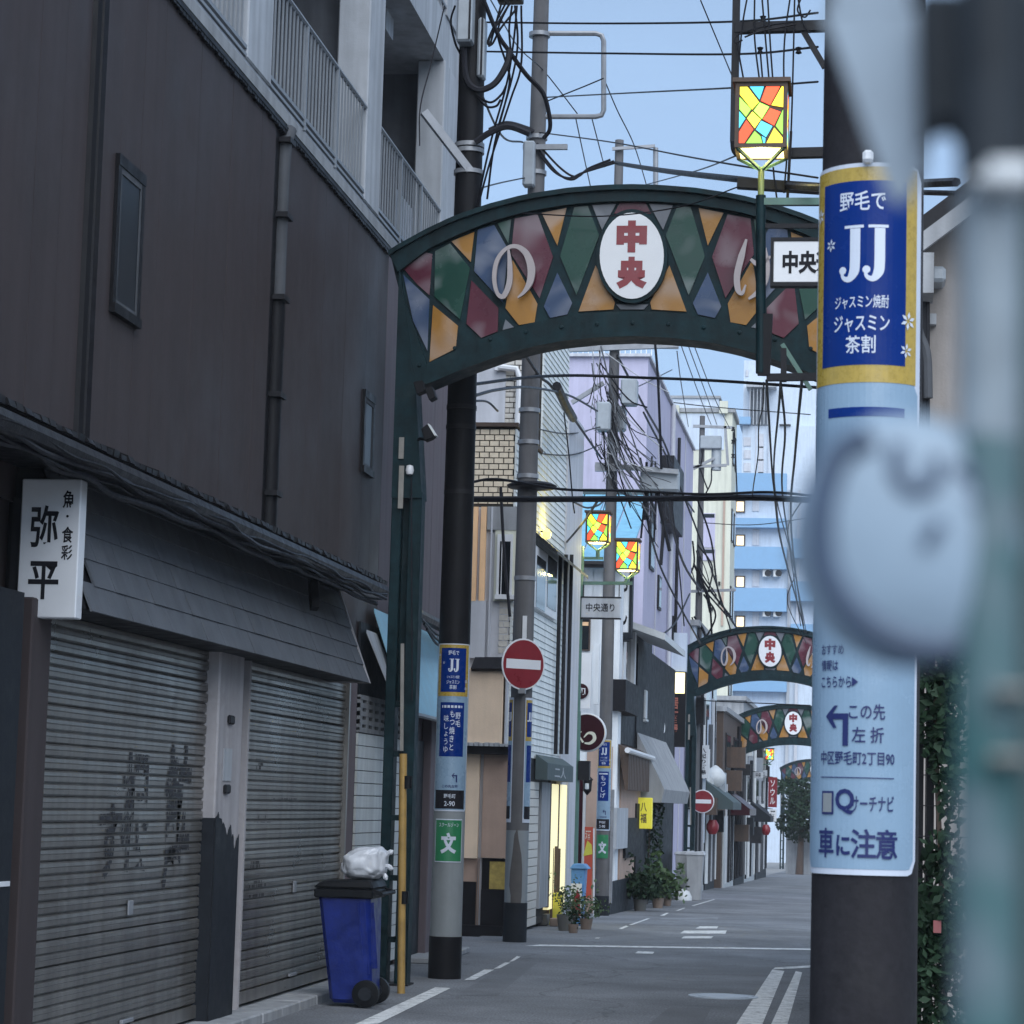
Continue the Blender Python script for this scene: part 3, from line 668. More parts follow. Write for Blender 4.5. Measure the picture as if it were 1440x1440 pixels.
# ------------------------------------------------------------------ arches over the street
AY = 22.15
def A(px, py, dy=0): return P(px, py, AY)+Vector((0, dy, 0))
PANES = [('maroon', [(567,377),(594,353),(607,356),(603,414),(586,399)]), ('blue', [(566,385),(603,420),(600,492),(580,450)]),
 ('grn', [(611,352),(632,341),(660,376),(646,448),(610,416)]), ('org', [(634,338),(666,325),(661,367)]), ('org', [(608,428),(643,457),(640,489),(603,508)]),
 ('blue', [(671,322),(694,315),(714,350),(706,424),(666,380)]), ('maroon', [(662,393),(700,432),(699,465),(676,474),(655,454)]),
 ('grn', [(699,313),(718,307),(714,341)]), ('maroon', [(723,306),(755,300),(777,360),(758,418),(718,356)]),
 ('org', [(720,364),(755,426),(751,452),(729,456),(710,432)]), ('gry', [(710,448),(722,459),(706,463)]),
 ('org', [(761,298),(796,291),(783,344)]), ('blue', [(783,382),(804,425),(797,441),(773,446),(764,430)]),
 ('grn', [(807,290),(826,288),(842,330),(810,414),(787,359)]), ('gry', [(832,287),(866,285),(846,322)]),
 ('org', [(837,372),(864,424),(862,434),(813,437)])]
MIDP = [('maroon', [(871,284),(907,283),(915,299),(863,299)]), ('gry', [(866,427),(911,427),(905,434),(872,434)])]
PC = dict(maroon=(.085, .018, .032), blue=(.035, .062, .125), grn=(.010, .050, .036), org=(.31, .15, .032), gry=(.13, .14, .16))
def pane_mat(k):
    key = 'pane_'+k
    if key in MT: return MT[key]
    m = mat(key, PC[k], .28, .2, 2.0); n = m.node_tree.nodes; l = m.node_tree.links; b = n['Principled BSDF']
    t = n.new('ShaderNodeTexNoise'); t.inputs['Scale'].default_value = 2.6; t.inputs['Detail'].default_value = 1.5; t.inputs['Distortion'].default_value = .6
    g = n.new('ShaderNodeNewGeometry'); l.new(g.outputs['Position'], t.inputs['Vector'])
    r = n.new('ShaderNodeMapRange'); r.inputs[1].default_value = .52; r.inputs[2].default_value = .74; r.inputs[3].default_value = 0; r.inputs[4].default_value = .34; l.new(t.outputs[0], r.inputs[0])  # pale cloudy patches: glossy reflections painted into the glass colour
    mx = n.new('ShaderNodeMixRGB'); l.new(r.outputs[0], mx.inputs[0]); src = b.inputs['Base Color'].links[0].from_socket
    l.new(src, mx.inputs[1]); mx.inputs[2].default_value = (.42, .42, .44, 1); l.new(mx.outputs[0], b.inputs['Base Color'])
    b.inputs['Specular IOR Level'].default_value = .25; return m
def mir(px): return 2*889-px
TOPL = [(548,358),(560,350),(600,328),(640,309),(690,292),(740,279),(800,270),(850,266),(889,265)]
BOTL = [(592,541),(605,538),(650,519),(700,501),(745,488),(790,479),(840,474),(889,472)]
INT = [(560,383),(600,352),(640,332),(690,312),(740,298),(800,288),(850,284),(889,283)]
INB = [(601,512),(640,494),(700,468),(745,455),(790,446),(840,440),(889,438)]
def full(L): return L+[(mir(x), y) for x, y in L[:-1][::-1]]
def make_arch():
    base = A(889, 1143); base.z = 0
    ar = thing('street_arch', 'large dark green street arch with stained glass diamonds nearest the shutters', 'arch', base, 'arches over the street')
    top, bot, it, ib = full(TOPL), full(BOTL), full(INT), full(INB)
    D = .30
    MB().prism([A(x, y, .05) for x, y in top]+[A(x, y, .05) for x, y in bot[::-1]], (0, D-.1, 0)).build('arch_panel', 'green', ar)
    def band(o, i, name, d0, d1):
        b = MB(); n = min(len(o), len(i))
        # resample both to common x count
        def rs(L, k):
            out = []
            for j in range(k):
                t = j/(k-1)*(len(L)-1); q = min(int(t), len(L)-2); f = t-q
                out.append((L[q][0]+(L[q+1][0]-L[q][0])*f, L[q][1]+(L[q+1][1]-L[q][1])*f))
            return out
        o2, i2 = rs(o, 41), rs(i, 41)
        vs = []
        for (ox, oy), (ix, iy) in zip(o2, i2): vs += [A(ox, oy, d0), A(ix, iy, d0), A(ox, oy, d1), A(ix, iy, d1)]
        fs = []
        for j in range(40):
            p = 4*j; q = p+4
            fs += [(p, q, q+1, p+1), (p+2, p+3, q+3, q+2), (p, p+2, q+2, q), (p+1, q+1, q+3, p+3)]
        fs += [(0, 1, 3, 2), (160, 162, 163, 161)]
        b.add(vs, fs); return b.build(name, 'green', ar, smooth=True)
    band(top, it, 'top_band', -.02, D); band(ib, bot, 'bottom_band', -.02, D)
    up = [(x, y-4) for x, y in top]; band(up, [(x, y+3) for x, y in top], 'capping', -.06, D+.04)
    band([(x, y-4) for x, y in bot], [(x, y+2) for x, y in bot], 'lower_lip', -.05, D+.03)
    for k, poly in PANES+[(k, [(mir(x), y) for x, y in p]) for k, p in PANES]+MIDP:
        MB().prism([A(x, y, .034) for x, y in poly], (0, .02, 0)).build('glass_pane', pane_mat(k), ar)
    bo = None
    for k in range(13):
        q = A(590+k*50, 0); t_ = (590+k*50-889)/341.0; yb_ = 455+66*t_*t_+ (8 if abs(t_) > .8 else 0)
        c_ = A(590+k*50, yb_, -.022)
        if bo is None: bo = MB().lathe((0, 0, 0), [(0, -.012), (.016, -.010), (.02, 0), (0, 0)], 8, 'y').build('bolt', 'green').data; bpy.data.objects.remove(bpy.data.objects['bolt'])
        put('bolt', bo, ar, c_)
    # oval with the street name
    n = 40; cx, cy = 889, 361
    MB().prism([A(cx+50*math.cos(2*math.pi*k/n), cy+66*math.sin(2*math.pi*k/n), -.03) for k in range(n)], (0, .09, 0)).build('oval_frame', 'green', ar)
    ov = MB().prism([A(cx+45*math.cos(2*math.pi*k/n), cy+60.5*math.sin(2*math.pi*k/n), -.042) for k in range(n)], (0, .02, 0)).build('oval_disc', 'signw', ar)
    for ch, py in (('中', 334), ('央', 385)):
        words(ch, A(889, py, -.042), XR, ZU, 'red', ov, w=44*AY/FPX, h=47*AY/FPX, bold=.085, lift=.002)
    # cut-out kana
    def brushstroke(pl, ws):
        L, Rr = stroke2d(pl, ws); b = MB(); n = len(L); vs = []
        for a_, c_ in zip(L, Rr):
            vs += [A(a_.x, a_.y, -.05), A(c_.x, c_.y, -.05), A(a_.x, a_.y, -.015), A(c_.x, c_.y, -.015)]
        fs = []
        for j in range(n-1):
            p = 4*j; q = p+4; fs += [(p, q, q+1, p+1), (p+2, p+3, q+3, q+2), (p, p+2, q+2, q), (p+1, q+1, q+3, p+3)]
        fs += [(0, 1, 3, 2), (4*n-4, 4*n-2, 4*n-1, 4*n-3)]
        b.add(vs, fs); b.build('kana_letter', mat('letter_cream', (.34, .30, .30), .5, .1, 6), ar)
    brushstroke([(716,352),(718,376),(717,400),(709,418),(700,413),(696,392),(700,368),(712,352),(727,348),(741,358),(748,378),(746,398),(738,412),(729,420)], [3, 7, 8, 7, 5, 6, 6, 5, 6, 9, 11, 9, 5, 2])
    brushstroke([(1050,338),(1043,362),(1037,388),(1038,408),(1044,414),(1049,402)], [3, 9, 9, 8, 5, 2])
    brushstroke([(1056,366),(1064,372),(1074,371),(1084,362)], [4, 7, 5, 3])
    brushstroke([(1076,350),(1079,374),(1076,396),(1066,412),(1053,422)], [4, 8, 9, 7, 3])
    # posts: a pair of uprights with rungs, left and right
    gl = -1.4
    for sgn in (0, 1):
        f = (lambda x: x) if not sgn else mir
        b = MB()
        xo_, xi_ = A(f(536), 1143).x, A(f(579), 1143).x
        if sgn: xo_, xi_ = 2*A(889, 1143).x-A(536, 1143).x, 2*A(889, 1143).x-A(579, 1143).x
        b.prism([(xo_, AY-.01, A(548, 372).z), A(f(585), 545, -.01), (xi_, AY-.01, A(575, 700).z), (xo_, AY-.01, A(545, 700).z)], (0, D-.02, 0))
        b.prism([A(f(562), 400, .0), A(f(600), 512, .0), A(f(592), 541, .0), A(f(580), 545, .0)], (0, D-.04, 0)); b.build('post_head', 'green', ar)
        for (x0, x1) in ((536, 550), (561, 579)):
            xa, xc = A(f(x0), 1143).x, A(f(x1), 1143).x; MB().box(xa, AY+.01, gl, xc, AY+.2, A(560, 690).z).build('post', 'green', ar, bevel=.006)
        B('post_back', ar, 'green', A(f(549), 1143).x, AY+.12, A(560, 985).z, A(f(562), 1143).x, AY+.16, A(560, 690).z)
        for py in (990, 1060, 1150, 1235, 1322): B('rung', ar, 'green', A(f(549), 1143).x, AY+.05, A(560, py+4).z, A(f(562), 1143).x, AY+.09, A(560, py-4).z)
        B('foot_plate', ar, 'dark', A(f(532), 1143).x, AY-.04, -.01+gl, A(f(582), 1143).x, AY+.26, .015)
    return ar
arch = make_arch()
def arch_kids_alike(a, cx, Y, label):
    k = Vector((P(cx, 1143, Y).x, Y, 0)); return k
# nearest arch only: fittings on its left post
fl = thing('floodlight', 'small black floodlight on an arm from the green arch post', 'lamp', A(600, 617, -.1))
MB().tube([A(584, 619, .05), A(592, 618, -.05), A(600, 620, -.1)], .014, 6).build('arm', 'black', fl)
h = A(606, 612, -.14); MB().prism([A(598, 608, -.1), A(607, 601, -.1), A(617, 617, -.1), A(613, 621, -.1), A(603, 625, -.1)], (0, -.12, 0)).build('lamp_head', 'black', fl, bevel=.006)
MB().prism([A(607, 601, -.1), A(609, 601, -.1), A(619, 617, -.1), A(617, 618, -.1)], (0, -.12, 0)).build('lens', 'acw', fl)
f2 = thing('floodlight', 'black floodlight hanging under the left end of the nearest arch', 'lamp', A(610, 555, -.1))
MB().prism([A(587, 543, -.1), A(600, 540, -.1), A(603, 556, -.1), A(592, 560, -.1)], (0, -.12, 0)).build('housing', 'black', f2, bevel=.006)
MB().prism([A(603, 552, -.1), A(613, 548, -.1), A(619, 564, -.1), A(610, 569, -.1)], (0, -.14, 0)).build('lamp_head', 'black', f2, bevel=.006)
bx = thing('bell_cap', 'small white round fitting on the green arch post with thin conduit', 'fitting', A(577, 662, -.03))
MB().lathe(A(577, 662, -.03), [(.0, -.045), (.03, -.035), (.038, .0), (.03, .04), (0, .05)], 12).build('cap', 'signw', bx, smooth=True)
MB().tube([A(579, 672, -.02), A(580, 985, -.02)], .006, 5).build('conduit', 'cableg', bx)
yg_ = thing('pole_guard', 'yellow brown tube guard standing in front of the green arch post', 'guard', G(564, 1396))
g0 = G(564, 1397); top = P(567, 1060, g0.y)
MB().tube([(g0.x, g0.y, 0), (top.x, g0.y, top.z)], .033, 10).build('tube', 'bamboo', yg_, smooth=True)
for py in (1262, 1100): MB().tube([(g0.x, g0.y, P(566, py+9, g0.y).z), (g0.x, g0.y, P(566, py-9, g0.y).z)], .037, 10).build('band', 'binlid', yg_, smooth=True)
pst = [P(565, 615, AY-.03), P(564, 645, AY-.03), P(565, 655, AY-.03), P(563, 715, AY-.03)]
for p_, q_, w_ in ((pst[0], pst[1], .045), (pst[2], pst[3], .045), (P(565, 1056, AY-.03), P(566, 905, AY-.03), .03)): MB().bar(p_, q_, w_, .012, up=(0, 1, 0)).build('post_strip', 'strip', arch)

# ------------------------------------------------------------------ wheelie bin and bag
bn = thing('wheelie_bin', 'dark blue wheelie bin with black lid beside the right shutter', 'bin', G(492, 1417))
by = G(480, 1417).y
def bp(px, py, dy=0): return P(px, py, by)+Vector((0, dy, 0))
zb0 = .03
x0b, x1b = bp(461, 1412).x, bp(524, 1412).x; x0t, x1t = bp(446, 1255).x, bp(520, 1255).x; ztb = bp(480, 1250).z
dpt = .52
MB().add([(x0b, by+.06, zb0), (x1b-.02, by+.06, zb0), (x1b-.02, by+.40, zb0), (x0b, by+.40, zb0), (x0t, by, ztb), (x1t, by, ztb), (x1t, by+dpt, ztb), (x0t, by+dpt, ztb)],
  [(0,3,2,1),(4,5,6,7),(0,1,5,4),(1,2,6,5),(2,3,7,6),(3,0,4,7)]).build('body', 'binblue', bn, bevel=.03)
MB().box(x0t-.02, by-.03, ztb-.07, x1t+.03, by+dpt+.02, ztb).build('rim', 'binlid', bn, bevel=.012)
MB().prism([(x0t-.03, by-.04, ztb+.004), (x1t+.04, by-.04, ztb+.004), (x1t+.0, by-.02, ztb+.075), (x0t+.03, by-.02, ztb+.055)], (0, dpt+.06, 0)).build('lid', 'binlid', bn, bevel=.015)
b = MB(); b.bar((x1t+.02, by, ztb-.01), (x1t+.10, by, ztb-.03), .03); b.bar((x1t+.02, by+dpt, ztb-.01), (x1t+.10, by+dpt, ztb-.03), .03); b.tube([(x1t+.09, by-.02, ztb-.03), (x1t+.09, by+dpt+.02, ztb-.03)], .016, 8); b.build('handle', 'binlid', bn)
wr = .105
for dy in (-.01, dpt-.1):
    wh = MB().lathe((x1b-.06, by+dy, wr+.005), [(wr*.6, 0), (wr, .005), (wr, .055), (wr*.6, .06)], 22, 'y').build('wheel', 'binlid', bn, smooth=True)
    MB().lathe((x1b-.06, by+dy-.012, wr+.005), [(.0, 0), (wr*.5, 0), (wr*.5, .02)], 16, 'y').build('hub', 'stain', wh)
MB().tube([(x1b-.06, by, wr), (x1b-.06, by+dpt-.1, wr)], .012, 6).build('axle', 'dark', bn)
for t in (.78, .9): MB().bar((x0t+(x1t-x0t)*t, by-.004, ztb-.1), (x0b+(x1b-x0b)*t-.01, by+.052, .26), .012).build('rib', 'binblue', bn)
MB().bar((x1t+.002, by+.05, ztb-.1), (x1b-.012, by+.1, .3), .05, .02).build('side_rib', 'binblue', bn)
# tied white plastic bag on the lid
b = bmesh.new(); bmesh.ops.create_icosphere(b, subdivisions=5, radius=1)
bgc = Vector((bp(504, 1215).x, by+.26, bp(508, 1215).z)); r2 = random.Random(3)
hw = 31*by/FPX; hh = 22*by/FPX
from mathutils import noise as mn
for v in b.verts:
    n = v.co.normalized(); q = Vector((math.copysign(abs(n.x)**.7, n.x)*hw, math.copysign(abs(n.y)**.7, n.y)*.2, math.copysign(abs(n.z)**.62, n.z)*hh))
    q *= 1+.10*mn.noise(n*2.3)-.07*abs(mn.noise(n*2.6+Vector((4, 1, 2))))-.025*abs(mn.noise(n*8.3))+.05; q.z += -.12*q.x*(1 if q.z > 0 else 0)*-1.4
    v.co = q
me = bpy.data.meshes.new('plastic_bag'); b.to_mesh(me); b.free(); me.materials.append(M['bag'])
for p in me.polygons: p.use_smooth = True
bag = put('plastic_bag', me); bag.location = bgc; tag(bag, 'stuffed white plastic bag with tied ears on the blue bin lid', 'bag')
b = MB()
for (dx_, dz_, ln, tilt) in ((-.01, .03, .10, .7), (-.015, -.01, .085, -.25), (-.01, -.06, .06, -.9)):
    q0 = bgc+Vector((hw+dx_-.02, -.03, dz_)); d_ = Vector((math.cos(tilt), -.2, math.sin(tilt)))
    b.tube([q0, q0+d_*ln*.35, q0+d_*ln*.75+Vector((0, 0, .01)), q0+d_*ln], .012, 7, .022); b.tube([q0+d_*ln*.98, q0+d_*(ln+.012), q0+d_*(ln+.02)], .020, 7, .006)
o = b.build('bag_ear', 'bag', None, smooth=True); o.parent = bag; o.location = -bag.location

# ------------------------------------------------------------------ pole helpers and wrap-around adverts
def advert(parent, c, r, z0, z1, ang, full_, near=False):
    """pole advert 1.5 m tall: jasmine panel on top, pale blue sheet under it."""
    hw_ = rad(74); rr = r+.003
    H = z1-z0; zz_ = lambda f: z1-f*H
    cyl_patch(c, rr, ang-hw_, ang+hw_, z0, z1, 'jjwhite', parent, 'advert_sheet', .004, round_=.03 if near else .02, n=22)
    cyl_patch(c, rr+.0008, ang-hw_*.93, ang+hw_*.93, z0+.012, zz_(.315), 'jjsky', parent, 'pale_panel', .001, round_=.02, n=22)
    cyl_patch(c, rr+.0016, ang-hw_*.87, ang+hw_*.87, zz_(.315), zz_(.006), 'jjgold', parent, 'gold_panel', .001, n=22)
    cyl_patch(c, rr+.0024, ang-hw_*.655, ang+hw_*.655, zz_(.290), zz_(.026), 'jjblue', parent, 'blue_panel', .001, n=18)
    q = rr+.0032
    W = lambda s, f, h, w, m, bold=.0, da=0, **k: cyl_words(s, c, q, ang+da, zz_(f), m, parent, w=w, h=h, bold=bold, **k)
    W('野毛で', .055, .042, .100, 'jjwhite', .012)
    # serif double J
    def J(x):
        L, Rr = stroke2d([(.011, .052), (.011, .02), (.011, -.018), (.009, -.040), (-.002, -.055), (-.015, -.051), (-.019, -.038)], [.022, .022, .022, .0215, .013, .008, .006], 5)
        n_ = len(L); pts = [p for q_ in zip(L, Rr) for p in q_]; fs_ = [(2*k, 2*k+2, 2*k+3, 2*k+1) for k in range(n_-1)]
        o_ = len(pts); pts += [Vector((-.013, .053)), Vector((.029, .053)), Vector((.029, .059)), Vector((-.013, .059))]; fs_.append((o_, o_+1, o_+2, o_+3))
        o_ = len(pts); pts += [Vector((-.0165+.0085*math.cos(2*math.pi*k/10), -.036+.0085*math.sin(2*math.pi*k/10))) for k in range(10)]; fs_.append(tuple(range(o_, o_+10)))
        return [Vector((p[0]+x, p[1])) for p in pts], fs_
    (a, fa), (d, fd) = J(-.022), J(.030); n = len(a)
    cyl_words('', c, q, ang-.02, zz_(.130), 'jjwhite', parent, poly=(a+d, fa+[tuple(q_+n for q_ in f_) for f_ in fd]), name='double_j_logo')
    W('ジャスミン焼酎', .2, .028, .118, 'jjwhite', .008)
    W('ジャスミン', .231, .036, .122, 'jjwhite', .012)
    W('茶割', .261, .038, .064, 'jjwhite', .012)
    # jasmine blossoms
    for (da, f, s) in ((-.98, .068, .017), (-.62, .115, .014), (.90, .225, .020), (.86, .268, .016)):
        poly = []; fs = []
        for k in range(6):
            t = k*math.pi/3+.4; o_ = len(poly)
            for (rr_, tt) in ((.15, 0), (.6, .33), (1, 0), (.6, -.33)): poly.append(Vector((s*rr_*math.cos(t+tt), s*rr_*math.sin(t+tt))))
            fs.append((o_, o_+1, o_+2, o_+3))
        cyl_words('', c, q+.0005, ang+da, zz_(f), 'jjwhite', parent, poly=(poly, fs), name='blossom')
    if full_ == 'near':
        cyl_patch(c, rr+.0020, ang-hw_*.5, ang+hw_*.655, zz_(.363), zz_(.350), 'jjblue', parent, 'blue_bar', .001)
        left = lambda s, f, h, w, a0: cyl_words(s, c, q, ang+a0, zz_(f), 'jjnavy', parent, w=w, h=h*1.08, bold=.012)
        left('おすすめ', .690, .019, .058, -.48); left('情報は', .712, .021, .045, -.53); left('こちらから', .735, .021, .074, -.40)
        pol = [Vector((-.006, .010)), Vector((-.006, -.010)), Vector((.007, 0))]; cyl_words('', c, q, ang-.02, zz_(.735), 'jjnavy', parent, poly=(pol, [(0, 1, 2)]), name='pointer')
        pol = [Vector(p) for p in ((-.034, .018), (-.012, .040), (-.004, .040), (-.016, .024), (.020, .024), (.020, -.042), (.008, -.042), (.008, .012), (-.016, .012), (-.006, -.006), (-.014, -.006))]
        cyl_words('', c, q, ang-.30, zz_(.795), 'jjnavy', parent, poly=(pol, [tuple(range(11))]), name='left_arrow')
        left('この先', .776, .030, .075, .20); left('左 折', .808, .030, .066, .22); left('中区野毛町2丁目90', .840, .026, .165, .0)
        cyl_words('', c, q, ang, zz_(.867), 'jjnavy', parent, poly=([Vector(p) for p in ((-.082, .001), (.082, .001), (.082, -.001), (-.082, -.001))], [(0, 1, 2, 3)]), name='rule')
        cyl_patch(c, q+.0004, ang-.66, ang-.40, zz_(.918), zz_(.886), 'jjnavy', parent, 'icon', .001, n=4)
        cyl_patch(c, q+.0008, ang-.63, ang-.43, zz_(.915), zz_(.889), 'polegrey', parent, 'icon_face', .001, n=4)
        cyl_words('Q', c, q, ang-.18, zz_(.900), 'jjnavy', parent, w=.042, h=.052, bold=.03); left('サーチナビ', .902, .030, .090, .32)
        cyl_words('車', c, q, ang-.56, zz_(.957), 'jjnavy', parent, w=.042, h=.060, bold=.018); cyl_words('に', c, q, ang-.20, zz_(.960), 'jjnavy', parent, w=.030, h=.042, bold=.03)
        cyl_words('注', c, q, ang+.16, zz_(.957), 'jjnavy', parent, w=.052, h=.060, bold=.018); cyl_words('意', c, q, ang+.58, zz_(.957), 'jjnavy', parent, w=.048, h=.060, bold=.018)
    else:
        cyl_patch(c, rr+.0018, ang-hw_*.62, ang+hw_*.62, zz_(.675), zz_(.352), 'jjblue', parent, 'blue_panel', .001)
        cyl_patch(c, rr+.0024, ang-hw_*.5, ang+hw_*.5, zz_(.385), zz_(.37), 'jjwhite', parent, 'white_bar', .001, n=6)
        if len(full_) < 5: cyl_words(full_, c, q, ang, zz_(.52), 'jjwhite', parent, w=.085, h=.36, bold=.01, vertical=True)
        else:
            cyl_words('野毛', c, q, ang+.38, zz_(.455), 'jjwhite', parent, w=.05, h=.13, bold=.01, vertical=True); cyl_words(full_, c, q, ang+.02, zz_(.52), 'jjwhite', parent, w=.05, h=.36, bold=.01, vertical=True)
            cyl_words('味しょうゆ', c, q, ang-.34, zz_(.54), 'jjwhite', parent, w=.048, h=.34, bold=.006, vertical=True)
        pol = [Vector(p) for p in ((-.034, .018), (-.012, .040), (-.004, .040), (-.016, .024), (.020, .024), (.020, -.042), (.008, -.042), (.008, .012), (-.016, .012), (-.006, -.006), (-.014, -.006))]
        cyl_words('', c, q, ang+.3, zz_(.80), 'jjnavy', parent, poly=(pol, [tuple(range(11))]), name='left_arrow')
        cyl_words('この先左折', c, q, ang, zz_(.852), 'jjnavy', parent, w=.15, h=.028, bold=.02)
        cyl_patch(c, rr+.0020, ang-hw_*.8, ang+hw_*.8, zz_(.985), zz_(.875), 'ink', parent, 'address_plate', .001)
        cyl_words('野毛町', c, q, ang, zz_(.91), 'jjwhite', parent, w=.11, h=.04, bold=.012); cyl_words('2-90', c, q, ang, zz_(.955), 'jjwhite', parent, w=.1, h=.045, bold=.012)

# near pole with the big advert (right)
NY = 5.4; nx = Xy(1217, NY); NR = 74*NY/FPX
np_ = thing('advert_pole', 'charcoal wrapped pole with large blue and gold JJ advert in the right foreground', 'utility pole', (nx, NY, 0))
MB().tube([(nx, NY, -.02), (nx, NY, 9)], NR, 48, NR*.9).build('pole', 'polewrap2', np_, smooth=True)
zn = lambda py: P(1217, py, NY-NR).z
advert(np_, (nx, NY), NR, zn(1231), zn(229), rad(-11), 'near', True)
MB().box(nx-.022, NY-NR-.03, zn(232), nx+.0, NY-NR+.01, zn(215)).build('band_clip', 'signw', np_, bevel=.006)

# wrapped pole behind the arch
PY2 = 23.3; c2 = (Xy(632, PY2), PY2); r2_ = 22.5*PY2/FPX
p2 = thing('utility_pole', 'tall pole in black wrap with advert and green school zone sheet behind the arch', 'utility pole', (c2[0], c2[1], 0))
z2 = lambda py: P(640, py, PY2-r2_).z
MB().tube([(c2[0], c2[1], -.05), (c2[0], c2[1], z2(1318))], r2_+.006, 24).build('base_sleeve', 'polewrap', p2, smooth=True)
MB().tube([(c2[0], c2[1], z2(1318)), (c2[0], c2[1], z2(905))], r2_, 24).build('grey_sleeve', 'polegrey', p2, smooth=True)
MB().tube([(c2[0], c2[1], z2(905)), (c2[0], c2[1], 12.5)], r2_, 24, r2_*.72).build('black_sleeve', 'polewrap', p2, smooth=True)
advert(p2, c2, r2_, z2(1141), z2(905), rad(8), 'もつ焼きと')
cyl_patch(c2, r2_+.004, rad(-45), rad(62), z2(1213), z2(1152), 'jjwhite', p2, 'sheet_border')
cyl_patch(c2, r2_+.0055, rad(-42), rad(59), z2(1211.5), z2(1153.5), 'zone', p2, 'school_zone_sheet')
cyl_words('スクールゾーン', c2, r2_+.007, rad(9), z2(1160), 'jjwhite', p2, w=.19, h=.04, bold=.01); cyl_words('文', c2, r2_+.007, rad(9), z2(1186), 'jjwhite', p2, w=.15, h=.19, bold=.05)
for py in (200, 208, 238, 570, 598, 690): MB().lathe((c2[0], c2[1], z2(py)), [(r2_*.86, -.02), (r2_*.98, -.02), (r2_*.98, .02), (r2_*.86, .02)], 20).build('pole_band', 'steel' if py < 300 else 'dark', p2, smooth=True)
for (x0, x1, y0, y1, dy) in ((643, 668, -40, 62, -.22), (672, 684, 28, 112, -.05)):
    a, c = P(x0, y1, PY2+dy), P(x1, y0, PY2+dy); o = B('switch_box', p2, 'tank', a.x, PY2+dy-.1, a.z, c.x, PY2+dy+.1, c.z, bevel=.02)
    B('box_edge', o, 'dark', c.x-.03, PY2+dy-.107, a.z+.02, c.x-.012, PY2+dy-.098, c.z)
a, c = P(700, 4, PY2), P(736, -30, PY2); B('splice_box', p2, 'black', a.x, PY2-.08, a.z, c.x, PY2+.08, c.z, bevel=.01)
tang = [[(705,5),(690,60),(688,62),(690,50),(718,3)], [(727,8),(722,60),(712,120),(690,200),(668,300)], [(733,8),(733,90),(718,140),(690,225),(672,290)], [(652,68),(656,110),(672,126),(695,118),(712,92),(717,70)],
        [(672,136),(690,144),(705,133),(712,120)], [(672,138),(685,150),(698,149),(704,140)], [(680,0),(700,48),(716,72),(740,105),(763,130),(772,160),(773,182),(764,195)], [(668,200),(690,186),(715,178),(745,188)],
        [(712,3),(698,30),(686,58),(692,62),(704,40),(725,14)], [(720,8),(716,40),(718,75),(715,100)], [(640,8),(634,30),(640,60),(647,75)], [(724,8),(728,60),(720,110),(700,180)], [(716,5),(700,45),(712,90),(716,120),(695,205),(685,280)]]
for i, t in enumerate(tang): MB().tube(spline([P(x, y, PY2-.1-.02*(i % 4)) for x, y in t], 6), (.022 if i == 6 else .03 if i in (3, 7) else .011), 6).build('cable_loop', 'cableg' if i in (3, 7) else 'cable', p2, smooth=True)

# sign pole (third)
PY3 = 29.8; r3 = 16*PY3/FPX; c3 = (Xy(728.5, PY3), PY3)
p3 = thing('utility_pole', 'grey concrete pole carrying the near no entry sign at the corner', 'utility pole', (c3[0], c3[1], 0))
z3 = lambda py: P(735, py, PY3-r3).z
MB().tube([(c3[0], c3[1], -.05), (c3[0], c3[1], z3(1270))], r3+.006, 20).build('base_sleeve', 'stain', p3, smooth=True)
MB().tube([(c3[0], c3[1], z3(1270)), (c3[0], c3[1], z3(1168))], r3+.001, 20).build('grey_sleeve', 'polegrey', p3, smooth=True)
MB().tube([(c3[0], c3[1], z3(1168)), (c3[0]+.02, c3[1], 13.5)], r3, 20, r3*.62).build('pole_shaft', 'poleconc', p3, smooth=True)
pol = [Vector((x*PY3/FPX, y*PY3/FPX)) for x, y in ((-3, 50), (1, 60), (3, 45), (8, 22), (10, 0), (10, -35), (8, -55), (-6, -55), (-6, -35), (-9, -20), (-8, 0), (-5, 25))]
cyl_words('', c3, r3+.004, .05, z3(1225), 'peel', p3, poly=(pol, [tuple(range(12))]), name='peeled_patch')
for aa in (rad(-62), rad(62)):
    cyl_patch(c3, r3+.004, aa-.55, aa+.55, z3(1157), z3(981), 'jjwhite', p3, 'advert_sheet', .004)
    cyl_patch(c3, r3+.005, aa-.48, aa+.48, z3(1042), z3(984), 'jjgold', p3, 'gold_panel', .001)
    cyl_patch(c3, r3+.006, aa-.35, aa+.35, z3(1036), z3(988), 'jjblue', p3, 'blue_panel', .001)
    cyl_patch(c3, r3+.005, aa-.48, aa+.48, z3(1150), z3(1042), 'jjsky', p3, 'pale_panel', .001)
    cyl_patch(c3, r3+.006, aa-.32, aa+.4, z3(1100), z3(1048), 'jjblue', p3, 'blue_panel', .001)
    cyl_patch(c3, r3+.006, aa-.42, aa+.42, z3(1152), z3(1134), 'ink', p3, 'address_plate', .001)
    cyl_words('JJ', c3, r3+.007, aa, z3(1008), 'jjwhite', p3, w=.1, h=.11, bold=.03)
B('number_plate', p3, 'signw', Xy(730, PY3), PY3-r3-.012, z3(898), Xy(736, PY3), PY3-r3-.004, z3(866))
for py in (575, 620, 812, 668, 240, 190, 45): MB().lathe((c3[0]+.005, c3[1], z3(py)), [(r3*.8, -.025), (r3*.98, -.025), (r3*.98, .025), (r3*.8, .025)], 18).build('pole_band', 'steel', p3, smooth=True)
sn3 = thing('no_entry_sign', 'round red no entry sign with white bar on the corner pole', 'road sign', P(736, 934, PY3-r3-.08))
pc = P(736, 934, PY3-r3-.09); ax = Vector((.66, -.75, -.03)).normalized(); rt = Vector((.75, .66, 0)).normalized(); upn = ax.cross(rt)*-1
